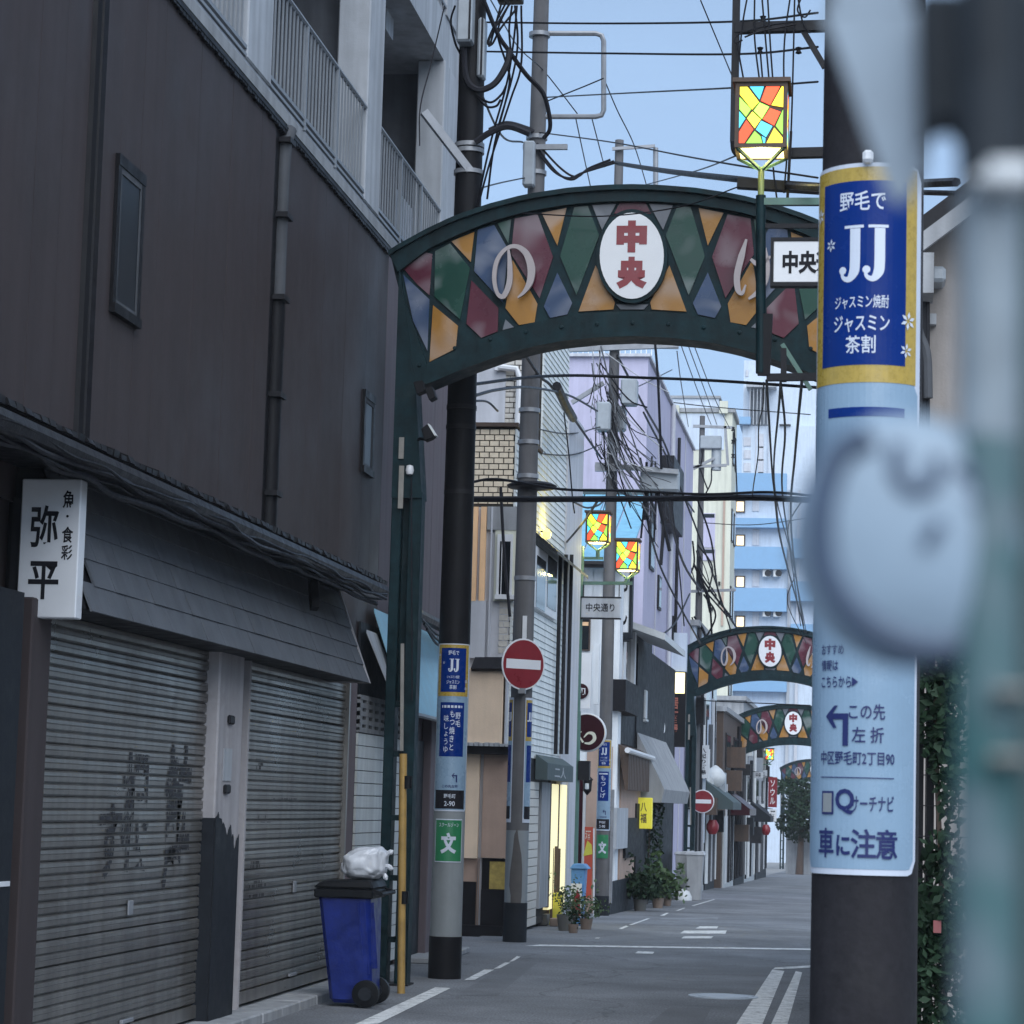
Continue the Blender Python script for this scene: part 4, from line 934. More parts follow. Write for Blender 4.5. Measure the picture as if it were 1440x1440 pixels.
upn = rt.cross(ax) if rt.cross(ax).z > 0 else ax.cross(rt)
def disc(c, rr, t, name, m, par, n=32): return MB().prism([Vector(c)+rt*rr*math.cos(2*math.pi*k/n)+upn*rr*math.sin(2*math.pi*k/n) for k in range(n)], -ax*t).build(name, m, par)
ds = disc(pc, .30, .012, 'sign_plate', 'signw', sn3); disc(pc+ax*.003, .282, .002, 'red_face', 'red', sn3)
MB().prism([pc+ax*.005+rt*x+upn*y for x, y in ((-.24, -.055), (.24, -.055), (.24, .055), (-.24, .055))], -ax*.002).build('white_bar', 'signw', sn3)
B('sign_clamp', sn3, 'steel', pc.x-.05, pc.y-.02, pc.z-.34, pc.x+.03, pc.y+.08, pc.z-.28)
# square steel bracket frame high on this pole, meter box and arms
def P3(x, y, dy=0): return P(x, y, PY3)+Vector((0, dy, 0))
MB().tube([P3(760, 47), P3(838, 47), P3(846, 50), P3(849, 58), P3(849, 155), P3(846, 162), P3(838, 164), P3(755, 164)], .032, 8).build('bracket_frame', 'steel', p3, smooth=True)
a, c = P3(738, 268), P3(756, 205); B('meter_box', p3, 'tank', a.x, PY3-.26, a.z, c.x, PY3-.1, c.z, bevel=.02)
B('crossarm', p3, 'steel', Xy(712, PY3), PY3-.17, z3(211), Xy(776, PY3), PY3-.11, z3(204))
MB().tube(spline([P3(690, 186, -.1), P3(715, 178, -.15), P3(745, 186, -.15), P3(752, 190, -.15)], 5), .03, 7).build('cable_loop', 'cableg', p3, smooth=True)
for k, t in enumerate(([(757,205),(790,240),(812,252),(830,240),(860,228)], [(757,212),(785,246),(806,256),(826,244),(865,230)], [(757,216),(780,244),(802,254),(822,246),(868,232)])):
    MB().tube(spline([P3(x, y, -.12) for x, y in t], 6), .014, 6).build('cable_loop', 'cableg', p3, smooth=True)
b = MB(); b.lathe(P3(748, 683), [(.05, -.06), (.28, -.03), (.30, .0), (.24, .03), (.05, .05)], 20); b.build('bird_guard', 'dark', p3)
MB().tube(spline([P3(709, 690, -.3), P3(714, 780, -.3), P3(722, 870, -.3)], 6), .02, 6).build('guy_wire', 'cableg', p3)

# pole with the second blue advert
PY4 = 42.; r4 = 10*PY4/FPX; c4 = (Xy(849, PY4), PY4)
p4 = thing('utility_pole', 'grey concrete pole with blue advert and heavy cable tangle farther down the street', 'utility pole', (c4[0], c4[1], gz(PY4)))
z4 = lambda py: P(850, py, PY4-r4).z
MB().tube([(c4[0], c4[1], gz(PY4)-.05), (c4[0], c4[1], z4(1260))], r4+.008, 18).build('base_sleeve', 'stain', p4, smooth=True)
MB().tube([(c4[0], c4[1], z4(1260)), (c4[0], c4[1], z4(195))], r4, 18, r4*.62).build('pole_shaft', 'poleconc', p4, smooth=True)
advert(p4, c4, r4, z4(1168), z4(1040), rad(-5), 'もつしげ')
cyl_patch(c4, r4+.005, rad(-52), rad(50), z4(1207), z4(1174), 'zone', p4, 'school_zone_sheet'); cyl_words('文', c4, r4+.007, 0, z4(1192), 'jjwhite', p4, w=.14, h=.2, bold=.05)
B('ladder_strip', p4, 'steel', c4[0]+r4, PY4-.03, gz(PY4)+.2, c4[0]+r4+.05, PY4+.03, z4(1110))
def P4(x, y, dy=0): return P(x, y, PY4)+Vector((0, dy, 0))
for (x0, y0, x1, y1, t) in ((780, 494, 955, 487, .09), (840, 488, 955, 490, .06), (838, 655, 955, 665, .08), (805, 568, 850, 540, .07), (862, 212, 922, 208, .05), (838, 660, 868, 660, .1)):
    MB().bar(P4(x0, y0, -.12), P4(x1, y1, -.12), t).build('crossarm', 'steel', p4)
MB().tube([P4(922, 208), P4(922, 285)], .045, 8).build('crossarm', 'steel', p4)
for (x0, y0, x1, y1, dy) in ((874, 535, 898, 572, -.1), (841, 570, 862, 610, -.25), (862, 571, 880, 605, 0.1), (900, 660, 955, 690, .1)):
    a, c = P4(x0, y1), P4(x1, y0); B('line_box', p4, 'tank', a.x, PY4+dy-.15, a.z, c.x, PY4+dy+.15, c.z, bevel=.03)
r5 = random.Random(11)
for k in range(56):
    x0 = r5.uniform(832, 866); y0 = r5.uniform(484, 640); x1 = min(x0+r5.uniform(-14, 90), 948); y1 = y0+r5.uniform(30, 150); sag = r5.uniform(2, 24)
    MB().tube(spline([P4(x0, y0, -.2), P4((x0+x1)/2+r5.uniform(-10, 10), (y0+y1)/2+sag, -.25), P4(x1, y1, -.2)], 5), r5.uniform(.005, .014), 5).build('cable_loop', r5.choice(['cable', 'cableg', 'steel', 'steel', 'pipeg']), p4, smooth=True)
for k in range(12):
    x0 = r5.uniform(895, 940); y0 = r5.uniform(640, 680)
    MB().tube(spline([P4(x0, y0, .1), P4(x0+r5.uniform(-8, 8), y0+40, .1), P4(x0+r5.uniform(-10, 14), y0+r5.uniform(60, 130), .1)], 5), r5.uniform(.012, .035), 5).build('cable_loop', r5.choice(['cable', 'cable', 'cableg']), p4, smooth=True)

# pole with transformer near the second arch
PY5 = 67.; c5 = (Xy(977, PY5), PY5)
p5 = thing('utility_pole', 'far concrete pole with a grey transformer above the second arch', 'utility pole', (c5[0], c5[1], gz(PY5)))
def P5(x, y, dy=0): return P(x, y, PY5)+Vector((0, dy, 0))
MB().tube([(c5[0], c5[1], gz(PY5)), (c5[0], c5[1], P5(977, 585).z)], .12, 16, .07).build('pole_shaft', 'poleconc', p5, smooth=True)
MB().lathe(P5(1007, 662), [(0, 0), (.13, .01), (.13, .55), (.10, .6), (0, .62)], 18).build('transformer', 'tank', p5, smooth=True)
a, c = P5(985, 632), P5(1015, 614); B('switch_gear', p5, 'tank', a.x, PY5-.2, a.z, c.x, PY5+.1, c.z, bevel=.02)
for (x0, y0, x1, y1) in ((975, 600, 1030, 602), (975, 657, 1022, 655), (1020, 600, 1024, 655), (975, 660, 1005, 645), (945, 833, 1035, 830)): MB().bar(P5(x0, y0, -.1), P5(x1, y1, -.1), .07).build('crossarm', 'steel', p5)
for py in (604, 622, 642): MB().lathe(P5(1031, py, -.1), [(0, -.06), (.05, -.05), (.03, 0), (.05, .05), (0, .06)], 10).build('insulator', 'dark', p5)
for k, t in enumerate(([(985, 660), (992, 680), (996, 690)], [(1001, 660), (1000, 680), (990, 700)], [(985, 618), (988, 640), (986, 655)], [(1033, 604), (1035, 650), (1037, 700)])):
    MB().tube(spline([P5(x, y, -.15) for x, y in t], 5), .02, 5).build('cable_loop', 'cable', p5)
for k in range(16):
    x0 = r5.uniform(968, 990); y0 = r5.uniform(760, 880); MB().tube(spline([P5(x0, y0, -.15), P5(x0+r5.uniform(-4, 22), y0+30, -.2), P5(x0+r5.uniform(-6, 45), y0+r5.uniform(40, 90), -.15)], 5), r5.uniform(.012, .03), 5).build('cable_loop', 'cable', p5)

# ------------------------------------------------------------------ lantern posts
LC = dict(r=(.85, .07, .02), y=(.95, .75, .04), g=(.25, .72, .06), b=(.07, .50, .72), o=(.9, .3, .03))
# panes of one lantern face in unit square (x right, y up)
LP = [('y', [(0,1),(.18,1),(.46,.72),(.30,.58),(0,.86)]), ('b', [(.22,1),(.56,1),(.46,.76)]), ('r', [(.60,1),(.93,1),(.70,.66),(.48,.74)]), ('y', [(.96,1),(1,1),(1,.62),(.72,.66)]),
      ('g', [(0,.82),(.28,.60),(.16,.46),(0,.60)]), ('g', [(.46,.72),(.69,.64),(.52,.42),(.32,.57)]), ('b', [(0,.57),(.15,.44),(0,.26)]), ('y', [(.30,.56),(.50,.42),(.36,.26),(.18,.44)]),
      ('r', [(.70,.62),(.95,.55),(.80,.30),(.53,.42)]), ('g', [(1,.60),(1,.14),(.83,.30)]), ('r', [(.17,.42),(.34,.25),(.13,0),(0,0),(0,.2)]), ('b', [(.50,.40),(.77,.30),(.62,.10),(.38,.24)]),
      ('y', [(.80,.28),(1,.10),(1,0),(.62,0)]), ('g', [(.36,.22),(.50,.12),(.55,0),(.16,0)]), ('b', [(.52,.13),(.61,.09),(.60,0),(.56,0)])]
LS = .36; LH = .46
def make_lantern(parent, c):
    """lit stained-glass box lantern whose base centre is c."""
    x0, y0, z0 = c[0]-LS/2, c[1]-LS/2, c[2]
    hd = MB(); t = .028
    for (ax_, ay_) in ((x0, y0), (x0+LS-t, y0), (x0, y0+LS-t), (x0+LS-t, y0+LS-t)): hd.box(ax_, ay_, z0, ax_+t, ay_+t, z0+LH)
    for zc in (z0, z0+LH-t):
        hd.box(x0+t, y0, zc, x0+LS-t, y0+t, zc+t); hd.box(x0+t, y0+LS-t, zc, x0+LS-t, y0+LS, zc+t); hd.box(x0, y0+t, zc, x0+t, y0+LS-t, zc+t); hd.box(x0+LS-t, y0+t, zc, x0+LS, y0+LS-t, zc+t)
    fr = hd.build('lantern', 'brownw', parent); fr['label'] = 'lit stained glass box lantern'
    B('lantern_roof', fr, 'brownw', x0-.02, y0-.02, z0+LH, x0+LS+.02, y0+LS+.02, z0+LH+.03)
    B('diffuser', fr, litmat('lantern_glow', (1, .86, .45), 1.2), x0+t, y0+t, z0+.006, x0+LS-t, y0+LS-t, z0+.014)
    for (o_, rx, nrm_) in ((Vector((x0+t, y0+.01, z0+t)), Vector((1, 0, 0)), Vector((0, -1, 0))), (Vector((x0+LS-.01, y0+t, z0+t)), Vector((0, 1, 0)), Vector((1, 0, 0))), (Vector((x0+.01, y0+LS-t, z0+t)), Vector((0, -1, 0)), Vector((-1, 0, 0)))):
        W_, H_ = LS-2*t, LH-2*t
        b = MB(); b.quad(o_+nrm_*-.004, o_+rx*W_+nrm_*-.004, o_+rx*W_+Vector((0, 0, H_))+nrm_*-.004, o_+Vector((0, 0, H_))+nrm_*-.004); b.build('lead_sheet', 'brownw', fr)
        for k, poly in LP:
            cxx = sum(p[0] for p in poly)/len(poly); cyy = sum(p[1] for p in poly)/len(poly)
            pp = [(cxx+(x-cxx)*.94, cyy+(y-cyy)*.95) for x, y in poly]
            MB().prism([o_+rx*(x*W_)+Vector((0, 0, y*H_)) for x, y in pp], nrm_*.006).build('glass', (lambda q_: litmat('lantern_%s%d' % (k, q_), LC[k], (1.5, 1.05, .72)[q_]))(0 if math.hypot(cxx-.5, cyy-.5) < .2 else 1 if math.hypot(cxx-.5, cyy-.5) < .42 else 2), fr)
    b = MB(); zz0 = z0-.12; s2 = LS/2
    b.bar((c[0]-s2*.9, c[1]-s2*.9, z0), (c[0], c[1], zz0), .02); b.bar((c[0]+s2*.9, c[1]-s2*.9, z0), (c[0], c[1], zz0), .02); b.bar((c[0]+s2*.9, c[1]+s2*.9, z0), (c[0], c[1], zz0), .02); b.bar((c[0]-s2*.9, c[1]+s2*.9, z0), (c[0], c[1], zz0), .02)
    b.build('lantern_legs', 'greenl', fr)
    return fr
# two-lantern post on the left of the street
LY = 39.; lp = thing('lantern_post', 'slim green post with two lit lanterns and white street name board on the left', 'street lamp', (Xy(806, LY), LY, gz(LY)), 'stained glass lantern posts')
def PL(x, y, dy=0): return P(x, y, LY)+Vector((0, dy, 0))
xp_ = Xy(808, LY)
MB().tube([(xp_, LY, gz(LY)-.02), (xp_, LY, PL(812, 1000).z)], .075, 14, .06).build('post', 'greenl', lp, smooth=True)
MB().tube([(xp_, LY, PL(812, 1000).z), (xp_, LY, PL(814, 768).z)], .05, 12).build('post', 'greenl', lp, smooth=True)
MB().bar((xp_, LY, PL(812, 785).z), (Xy(840, LY), LY, PL(840, 785).z), .04).build('arm', 'greenl', lp); MB().bar((xp_, LY, PL(812, 820).z), (Xy(882, LY), LY, PL(880, 820).z), .05).build('arm', 'greenl', lp)
L1 = PL(841, 764); L2 = PL(882, 803); L1.y = LY; L2.y = LY
MB().tube([(L1.x, LY, PL(840, 785).z), (L1.x, LY, L1.z-.1)], .03, 8).build('lantern_stem', 'greenl', lp); MB().tube([(L2.x, LY, PL(880, 820).z), (L2.x, LY, L2.z-.1)], .03, 8).build('lantern_stem', 'greenl', lp)
make_lantern(lp, L1); make_lantern(lp, L2)
a, c = PL(818, 869), PL(873, 842); nb = MB().box(a.x, LY-.10, a.z, c.x, LY-.04, c.z).build('name_board', 'concl', lp, bevel=.006)
MB().box(a.x-.015, LY-.106, a.z-.02, c.x+.015, LY-.03, a.z).box(a.x-.015, LY-.106, c.z, c.x+.015, LY-.03, c.z+.02).build('board_frame', 'dark', nb)
words('中央通り', PL(845, 855)+Vector((0, -.1, 0)), XR, ZU, 'ink', nb, w=.44, h=.13, bold=.015)
for x in (821, 871): MB().bar(PL(x, 842, -.06), PL(x, 821, -.0), .015).build('hanger', 'dark', lp)
B('control_box', lp, 'dark', xp_+.05, LY-.08, z4(1100), xp_+.22, LY+.08, z4(1075))
pt = bpy.data.lights.new('lantern_light', 'POINT')
# near single lantern by the arch, on the right
NYL = 17.5; n1 = thing('lantern_post', 'single lit lantern with white street name board in front of the nearest arch', 'street lamp', (Xy(1085, NYL), NYL, 0), 'stained glass lantern posts')
def PN(x, y, dy=0): return P(x, y, NYL)+Vector((0, dy, 0))
l0 = PN(1071, 216); make_lantern(n1, (l0.x, NYL, l0.z))
MB().tube([(l0.x, NYL, l0.z-.1), (l0.x, NYL, PN(1071, 275).z)], .022, 10).build('lantern_stem', mat('green_painted_lit', (.25, .30, .10), .45, .1, 9), n1, smooth=True)  # yellow lantern light on the stem is put into its green
MB().tube([(l0.x, NYL, PN(1071, 275).z), (l0.x+.02, NYL, PN(1076, 525).z)], .035, 10).build('post', 'green', n1, smooth=True)
xr = Xy(1205, NYL)
for (py, t, m_) in ((284, .05, 'greenl'), (318, .03, 'dark')): MB().bar(PN(1072, py), (xr, NYL, PN(1200, py).z), t).build('arm', m_, n1)
MB().tube([(xr, NYL, 0), (xr, NYL, 6.4)], .06, 12).build('post', 'green', n1, smooth=True)
a, c = PN(1088, 402), PN(1206, 344); nb = MB().box(a.x, NYL-.12, a.z, c.x, NYL-.04, c.z).build('name_board', 'signw', n1, bevel=.005)
MB().box(a.x-.02, NYL-.125, a.z-.025, c.x+.02, NYL-.03, a.z).box(a.x-.02, NYL-.125, c.z, c.x+.02, NYL-.03, c.z+.025).box(a.x-.02, NYL-.125, a.z, a.x, NYL-.03, c.z).build('board_frame', 'dark', nb)
words('中央通り', PN(1147, 374)+Vector((0, -.12, 0)), XR, ZU, 'ink', nb, w=92*NYL/FPX, h=33*NYL/FPX, bold=.04)
MB().bar(PN(1078, 442), PN(1074, 528), .085, .06, up=(0, 1, 0)).build('hanging_box', 'black', n1); MB().bar(PN(1102, 490), PN(1102, 537), .04).build('hanger', 'dark', n1); MB().bar(PN(1078, 531), PN(1150, 530), .05).build('arm', 'dark', n1); MB().bar(PN(1100, 484), PN(1140, 548), .03).build('brace', 'greenl', n1)
for nm, cc, e in (('a', (l0.x, NYL, l0.z-.05), 5), ('b', (L1.x, LY, L1.z-.06), 7), ('c', (L2.x, LY, L2.z-.06), 7)):
    pl = bpy.data.lights.new('lantern_light', 'POINT'); pl.energy = e; pl.color = (1, .88, .35); pl.shadow_soft_size = .05
    po = bpy.data.objects.new('lantern_light', pl); C.objects.link(po); po.location = cc
# steel bracket frame on a pole hidden behind the advert pole
hp = thing('bracket_pole', 'grey pole with dark square steel bracket reaching over the near lantern', 'utility pole', (Xy(1190, 18.4), 18.4, 0))
def PH(x, y, dy=0): return P(x, y, 18.4)+Vector((0, dy, 0))
MB().tube([(Xy(1190, 18.4), 18.4, 0), (Xy(1190, 18.4), 18.4, 11)], .13, 16, .1).build('pole_shaft', 'poleconc', hp, smooth=True)
MB().bar(PH(1036, -20), PH(1032, 200), .055).build('bracket_frame', 'dark', hp); MB().tube(spline([PH(1032, 196), PH(1034, 212), PH(1044, 219), PH(1060, 219)], 4), .028, 8).build('bracket_frame', 'dark', hp); MB().bar(PH(1058, 217), PH(1190, 214), .07).build('bracket_frame', 'dark', hp)
MB().bar(PH(1034, 40), PH(1190, 36), .075).build('bracket_arm', 'dark', hp); MB().bar(PH(1130, 44), PH(1160, 95), .04).build('bracket_arm', 'dark', hp); MB().bar(PH(1037, 258), PH(1190, 268), .09, .07).build('bracket_arm', 'dark', hp)
for (x, y) in ((1073, 27), (1069, 71), (1123, 71)): MB().lathe(PH(x, y), [(0, -.03), (.025, -.02), (.014, 0), (.025, .02), (0, .03)], 10).build('insulator', 'black', hp)
for t in ([(1045,62),(1035,66),(1040,54),(1080,42),(1120,36)], [(1048,58),(1070,50),(1120,40)], [(1112,0),(1104,60),(1103,120),(1108,200),(1103,276)], [(1118,0),(1116,90),(1113,190),(1108,282)], [(1128,0),(1122,20),(1132,30),(1140,20)], [(1122,0),(1130,40),(1140,52)],
          [(1052,0),(1045,40),(1040,90)], [(1062,0),(1062,60),(1070,128)], [(1072,0),(1078,70),(1083,128)], [(1080,0),(1084,70),(1088,126)], [(1070,80),(1074,128)], [(1037,66),(1048,125)], [(1088,240),(1090,262),(1094,290)]):
    MB().tube(spline([PH(x, y, -.1) for x, y in t], 6), .007, 5).build('cable_loop', 'cable', hp)
MB().bar(PH(1113, 190, -.1), PH(1108, 284, -.1), .02).build('cable_loop', 'cable', hp)

# ------------------------------------------------------------------ overhead cables crossing or running along the street
def cable(label, pts, r=.012, m='cable', n=8, cat='cable'):
    return tag(MB().tube(spline([P(x, y, Y) for x, y, Y in pts], n), r, 6).build('overhead_cable', m, smooth=True), label, cat)
S = 25.2
cable('upper of two thin straight wires crossing the sky above the arch', [(655,31,24),(850,33,22),(1040,30,20),(1150,18,18.4)], .009)
cable('lower of two thin straight wires crossing the sky above the arch', [(655,72,24),(850,75,22),(1040,76,20),(1150,66,18.4)], .009)
cable('sagging thin wire rising rightward across the sky below the square bracket', [(765,137,29.8),(900,130,25),(1040,123,20),(1150,115,18)], .008)
cable('thick twisted cable bundle sloping from the meter box pole to the advert pole', [(865,229,29.7),(940,240,26),(1040,251,21),(1145,263,17),(1345,256,12)], .022, 'cableg')
cable('thin bundle strand just under the thick twisted cable', [(868,231,29.6),(940,243,26),(1040,255,21),(1145,266,17),(1345,272,12)], .014, 'cableg')
cable('grey cable from the grey meter box pole down to the right bracket', [(757,186,29.8),(860,200,26),(960,219,22),(1040,233,19),(1150,250,18)], .008, 'cableg')
cable('thin diagonal wire from the square bracket down behind the arch crown', [(849,110,29.8),(868,155,31),(892,205,33),(912,270,36)], .008)
cable('steep thin wire dropping from the bracket frame lower left corner', [(810,168,29.8),(820,215,31),(832,270,33)], .008)
cable('steep thin wire dropping from the middle of the bracket frame bottom', [(832,165,29.8),(845,215,31),(850,235,33)], .008)
cable('thin diagonal wire crossing the grey pole beside the bracket frame', [(690,0,23.5),(728,65,27),(765,100,29.8),(812,160,29.9)], .007)
cable('short wire tying the grey pole to the bracket frame side', [(765,144,29.7),(818,123,29.7),(849,110,29.7)], .008)
cable('thin wire sloping from the left balcony to the grey pole', [(668,267,23.5),(700,258,26),(738,250,29.6)], .008)
cable('black wire lying across the arch face under its capping', [(735,300,22.0),(850,304,21.9),(960,290,21.9),(1040,262,21)], .006)
cable('thick black cable bundle stretched level across the street below the arch', [(655,702,26),(800,702,26.5),(950,701,27),(1060,700,27),(1150,704,26)], .032)
cable('thinner black cable just above the thick level bundle', [(655,680,26),(700,674,26.2),(790,688,26.6),(880,690,27),(990,695,27),(1080,692,27),(1150,698,26)], .014)
cable('upper black cable arching across below the arch from the wrapped pole', [(662,541,23.3),(740,531,25),(810,528,26),(900,531,26),(1000,535,25),(1150,545,24)], .016)
cable('black cable drooping from the wrapped pole to the tangle pole', [(662,558,23.3),(700,548,25),(745,545,28),(800,556,33),(840,578,40)], .016)
cable('short grey cable looping from the wrapped pole to the tiled wall', [(662,564,23.3),(685,565,26),(700,578,29)], .012, 'cableg')
cable('black stay cable with thick sleeve slanting down to the tangle pole', [(738,498,28.5),(760,530,30),(776,544,31),(808,590,35),(846,645,41)], .018)
tag(MB().tube([P(783, 543, 31.2), P(796, 571, 32.4), P(806, 588, 34)], .06, 8).build('cable_sleeve', 'dark', smooth=True), 'thick dark sleeve on the slanting stay cable over the lavender wall', 'cable sleeve')
cable('upright black cable hanging from the arch past the tangle pole', [(921,480,40),(925,530,40),(928,600,40),(930,660,40)], .022)
cable('thick black cable sweeping from the tangle pole down to the far pole', [(868,500,41.8),(905,570,46),(935,625,51),(958,690,56),(976,720,66.5)], .022)
cable('second black cable sweeping down past the far pole towards the second arch', [(905,580,44),(950,670,50),(1000,800,57),(1028,888,63)], .02)
cable('long drooping black cable in front of the lavender street wall', [(908,705,42.5),(912,740,44),(930,800,48),(960,860,53),(985,905,58)], .02)
cable('drooping black cable close beside the far pole', [(938,700,44),(950,760,48),(965,800,53),(985,830,59)], .025)
cable('thin drooping cable loop low on the lavender wall', [(915,885,50),(928,893,52),(950,875,55),(970,835,59)], .02)
cable('upright black cable dropping from the arch end bracket', [(1078,535,18),(1082,600,21),(1086,665,25),(1090,700,27)], .010)
cable('black cable running down right from the level bundle', [(1090,700,27),(1096,750,33),(1108,800,40),(1122,850,50),(1132,890,60)], .015)
cable('wavy thin cable hanging between arch bracket and level bundle', [(1074,538,18),(1073,570,20),(1067,600,22),(1066,640,24),(1060,680,26),(1058,697,27)], .006)
cable('leftmost of three thin wires fanning down to the transformer pole', [(955,478,45),(985,560,55),(1000,597,67)], .010)
cable('middle of three thin wires fanning down to the transformer pole', [(965,478,45),(995,560,55),(1008,597,67)], .010)
cable('rightmost of three thin wires fanning down to the transformer pole', [(973,478,45),(1005,560,55),(1026,602,67)], .010)
cable('thin wire from the tangle pole crossarm end down to the far pole', [(952,494,42),(958,540,48),(968,600,66)], .010)
cable('slanting black wire from level bundle to the blue roof corner', [(840,705,29),(820,735,33),(792,768,37)], .016)
cable('slack black cable hanging below the level bundle by the blue roof', [(807,706,28),(825,714,30),(842,710,31),(850,702,32)], .012)
cable('thin black wire hanging down the grey gable edge', [(793,580,33),(800,640,33),(805,700,33),(808,722,33)], .010)
cable('thin far wire above the pale tower', [(900,560,60),(1000,572,60),(1140,583,60)], .012, 'cableg')
cable('thin wire sagging in front of the far blue balconies', [(985,735,70),(1060,738,70),(1140,728,70)], .012, 'cableg')
cable('thin dark cable running down the far right beside the sign pole', [(1128,532,18.2),(1118,640,24),(1112,720,28),(1118,800,34),(1130,880,44)], .012)
cable('thin cable under the second arch crossing the alley', [(985,985,66),(1050,988,66),(1140,992,66)], .014)

cable('kinked grey cable beside the sign pole running from bracket to second arch', [(1098,540,18),(1104,610,24),(1100,690,30),(1112,780,40),(1126,880,62)], .011, 'cableg')
cable('tangled thin cable crossing the kinked grey cable by the sign pole', [(1130,700,28),(1108,745,33),(1118,805,40),(1108,850,50),(1134,905,63)], .009)
cable('heavy short cable rising from the second arch to the right bracket', [(1134,890,62),(1115,790,46),(1090,690,32),(1098,534,18)], .010)
cable('steep thin wire pair left of the near lantern reaching the sky', [(985,0,22),(1010,60,22),(1030,108,21)], .006)
cable('faint wire slanting from the near lantern to the far sky', [(1045,215,18.4),(980,240,26),(900,262,36)], .007)
cable('slack wire between wrapped pole top and grey bracket pole', [(668,110,23.4),(705,190,26),(735,200,29.6)], .012)
cable('long slanting wire from the tangle pole to the lavender roof', [(858,560,42),(905,540,50),(945,520,60)], .012)
cable('thin wire from tangle pole left over the tiled wall', [(845,600,41.8),(800,610,36),(740,600,31)], .010)
cable('second thin wire from tangle pole left over the tiled wall', [(845,625,41.8),(800,640,36),(716,632,31)], .010)
cable('sagging black cable from tangle pole to the blue lantern arm', [(858,660,42),(870,690,42),(905,700,44),(930,690,46)], .022)
cable('dark cable dropping along the lavender wall to the far awning', [(938,640,47),(946,720,49),(955,800,53),(962,880,57)], .016)
cable('loose cable curling between far pole and cream tower', [(980,700,60),(1000,760,62),(1012,840,66),(1040,890,70)], .025)
# ------------------------------------------------------------------ corner building with cream tiles
XC = -4.36; CY0, CY1, CY2, CY3 = 31.0, 33.4, 36.2, 38.2
cb = thing('corner_building', 'cream tiled corner building with pale siding behind the no entry sign', 'building', (XC, 33, 0))
zc1 = Zy(690, 600, CY0); zc2 = Zy(720, 440, CY1); zc3 = Zx(790, 562, XC)
B('lower_block', cb, 'grout', -11, CY0+.03, -.02, XC-.03, CY1, zc1)
B('upper_block', cb, 'grout', -11, CY1+.03, 0, XC-.03, CY2, zc2)
B('rear_block', cb, 'greyp', -9, CY2, -.1, XC+.02, CY3, zc3)
B('parapet_cap', cb, 'brownw', -11, CY0-.03, zc1, XC+.02, CY1, zc1+.05)
tme = {}
def tiles(x0, x1, z0, z1, Y, m, tw=.122, th=.072):
    key = (m, tw, th)
    if key not in tme:
        o = MB().box(0, -.014, 0, tw-.014, .002, th-.013).build('tile', m); tme[key] = o.data; bpy.data.objects.remove(o)
    n = 0; row = 0; z = z1-th
    while z > z0-.001:
        x = x0-(row % 2)*tw/2
        while x < x1-.02:
            xa_ = max(x, x0); xb_ = min(x+tw, x1); f_ = (xb_-xa_)/tw
            if f_ > .15: o = put('tile', tme[key], cb, (xa_, Y+.03+R.uniform(-.002, .002), z)); o.scale.x = f_ if f_ < .98 else 1
            x += tw
        z -= th; row += 1
xa, xb = Xy(646, CY0), XC-.02
tiles(xa, xb, Zy(690, 713, CY0), zc1-.02, CY0, 'tile')
tiles(Xy(694, CY0), Xy(728, CY0), Zy(710, 925, CY0), Zy(710, 845, CY0), CY0, 'tileg', .122, .08)
xb2 = Xy(735, CY1)
tiles(Xy(694, CY1), xb2, zc1+.1, Zy(710, 505, CY1), CY1, 'tileg')
MB().box(-8, CY1-.01, zc1+.05, Xy(694, CY1), CY1+.03, zc2).build('render_panel', 'greyp', cb)
MB().tube([P(728, 600, CY1-.06), P(731, 530, CY1-.06), P(726, 519, CY1-.06), P(700, 516, CY1-.06), P(699, 521, CY1-.06)], .045, 8).build('white_pipe', 'signw', cb, smooth=True)
F0 = CY0-.0
B('base_render', cb, 'greyp', -9, CY0+.022, .1, XC-.04, CY0+.0295, Zy(690, 845, CY0)); B('base_render', cb, 'greyp', -9, CY0+.022, Zy(690, 845, CY0)+.002, Xy(728, CY0)-.3, CY0+.0295, Zy(690, 713, CY0))
def front(name, x0, x1, yt, yb, m, d=.03, parent=None, Y=CY0, bevel=0):
    a, c = P(x0, yb, Y), P(x1, yt, Y); return MB().box(a.x, Y-d, a.z, c.x, Y+.03, c.z).build(name, m, parent or cb, bevel=bevel)
front('peach_panel', 640, 673, 713, 845, 'peach'); front('peach_panel', 673.4, 685, 713, 845, 'peach'); front('wall_strip', 685.4, 694, 713, 928, 'greyp'); front('wall_panel', 640, 684, 845, 925, 'greyp', .028)
front('lintel', 685, 728, 713, 745, 'conc', .02)
front('wall_strip', 694, 728, 745, 845, 'cream', .012)
wn = front('window', 698, 722, 752, 842, 'signw', .05); front('pane', 702, 719, 762, 838, 'glassd', .054, wn); front('mullion', 705.5, 707, 752, 842, 'signw', .06, wn); front('window_sill', 697, 728, 837, 843, 'signw', .09, wn)
MB().prism([P(662, 940, CY0-.25), P(668, 924, CY0-.03), P(728, 924, CY0-.03), P(728, 940, CY0-.25)], (0, .05, -.03)).build('eave', 'wood', cb)
front('bay_panel', 652, 711, 941, 1046, 'beige', .16, bevel=.01); front('bay_trim', 711, 716, 941, 1046, 'greyp', .15)
b = MB(); x = Xy(640, CY0)
while x < Xy(720, CY0): b.box(x, CY0-.24, Zy(690, 1050, CY0), x+.05, CY0-.02, Zy(690, 1045.5, CY0)+R.uniform(-.008, .008)); x += .062
b.build('corrugated_eave', 'concl', cb); front('eave', 640, 720, 1050, 1060, 'wood', .2)
front('wall_panel', 640, 676, 1060, 1206, 'beige', .06); front('wall_panel', 677, 716, 1060, 1206, 'beiged', .04)
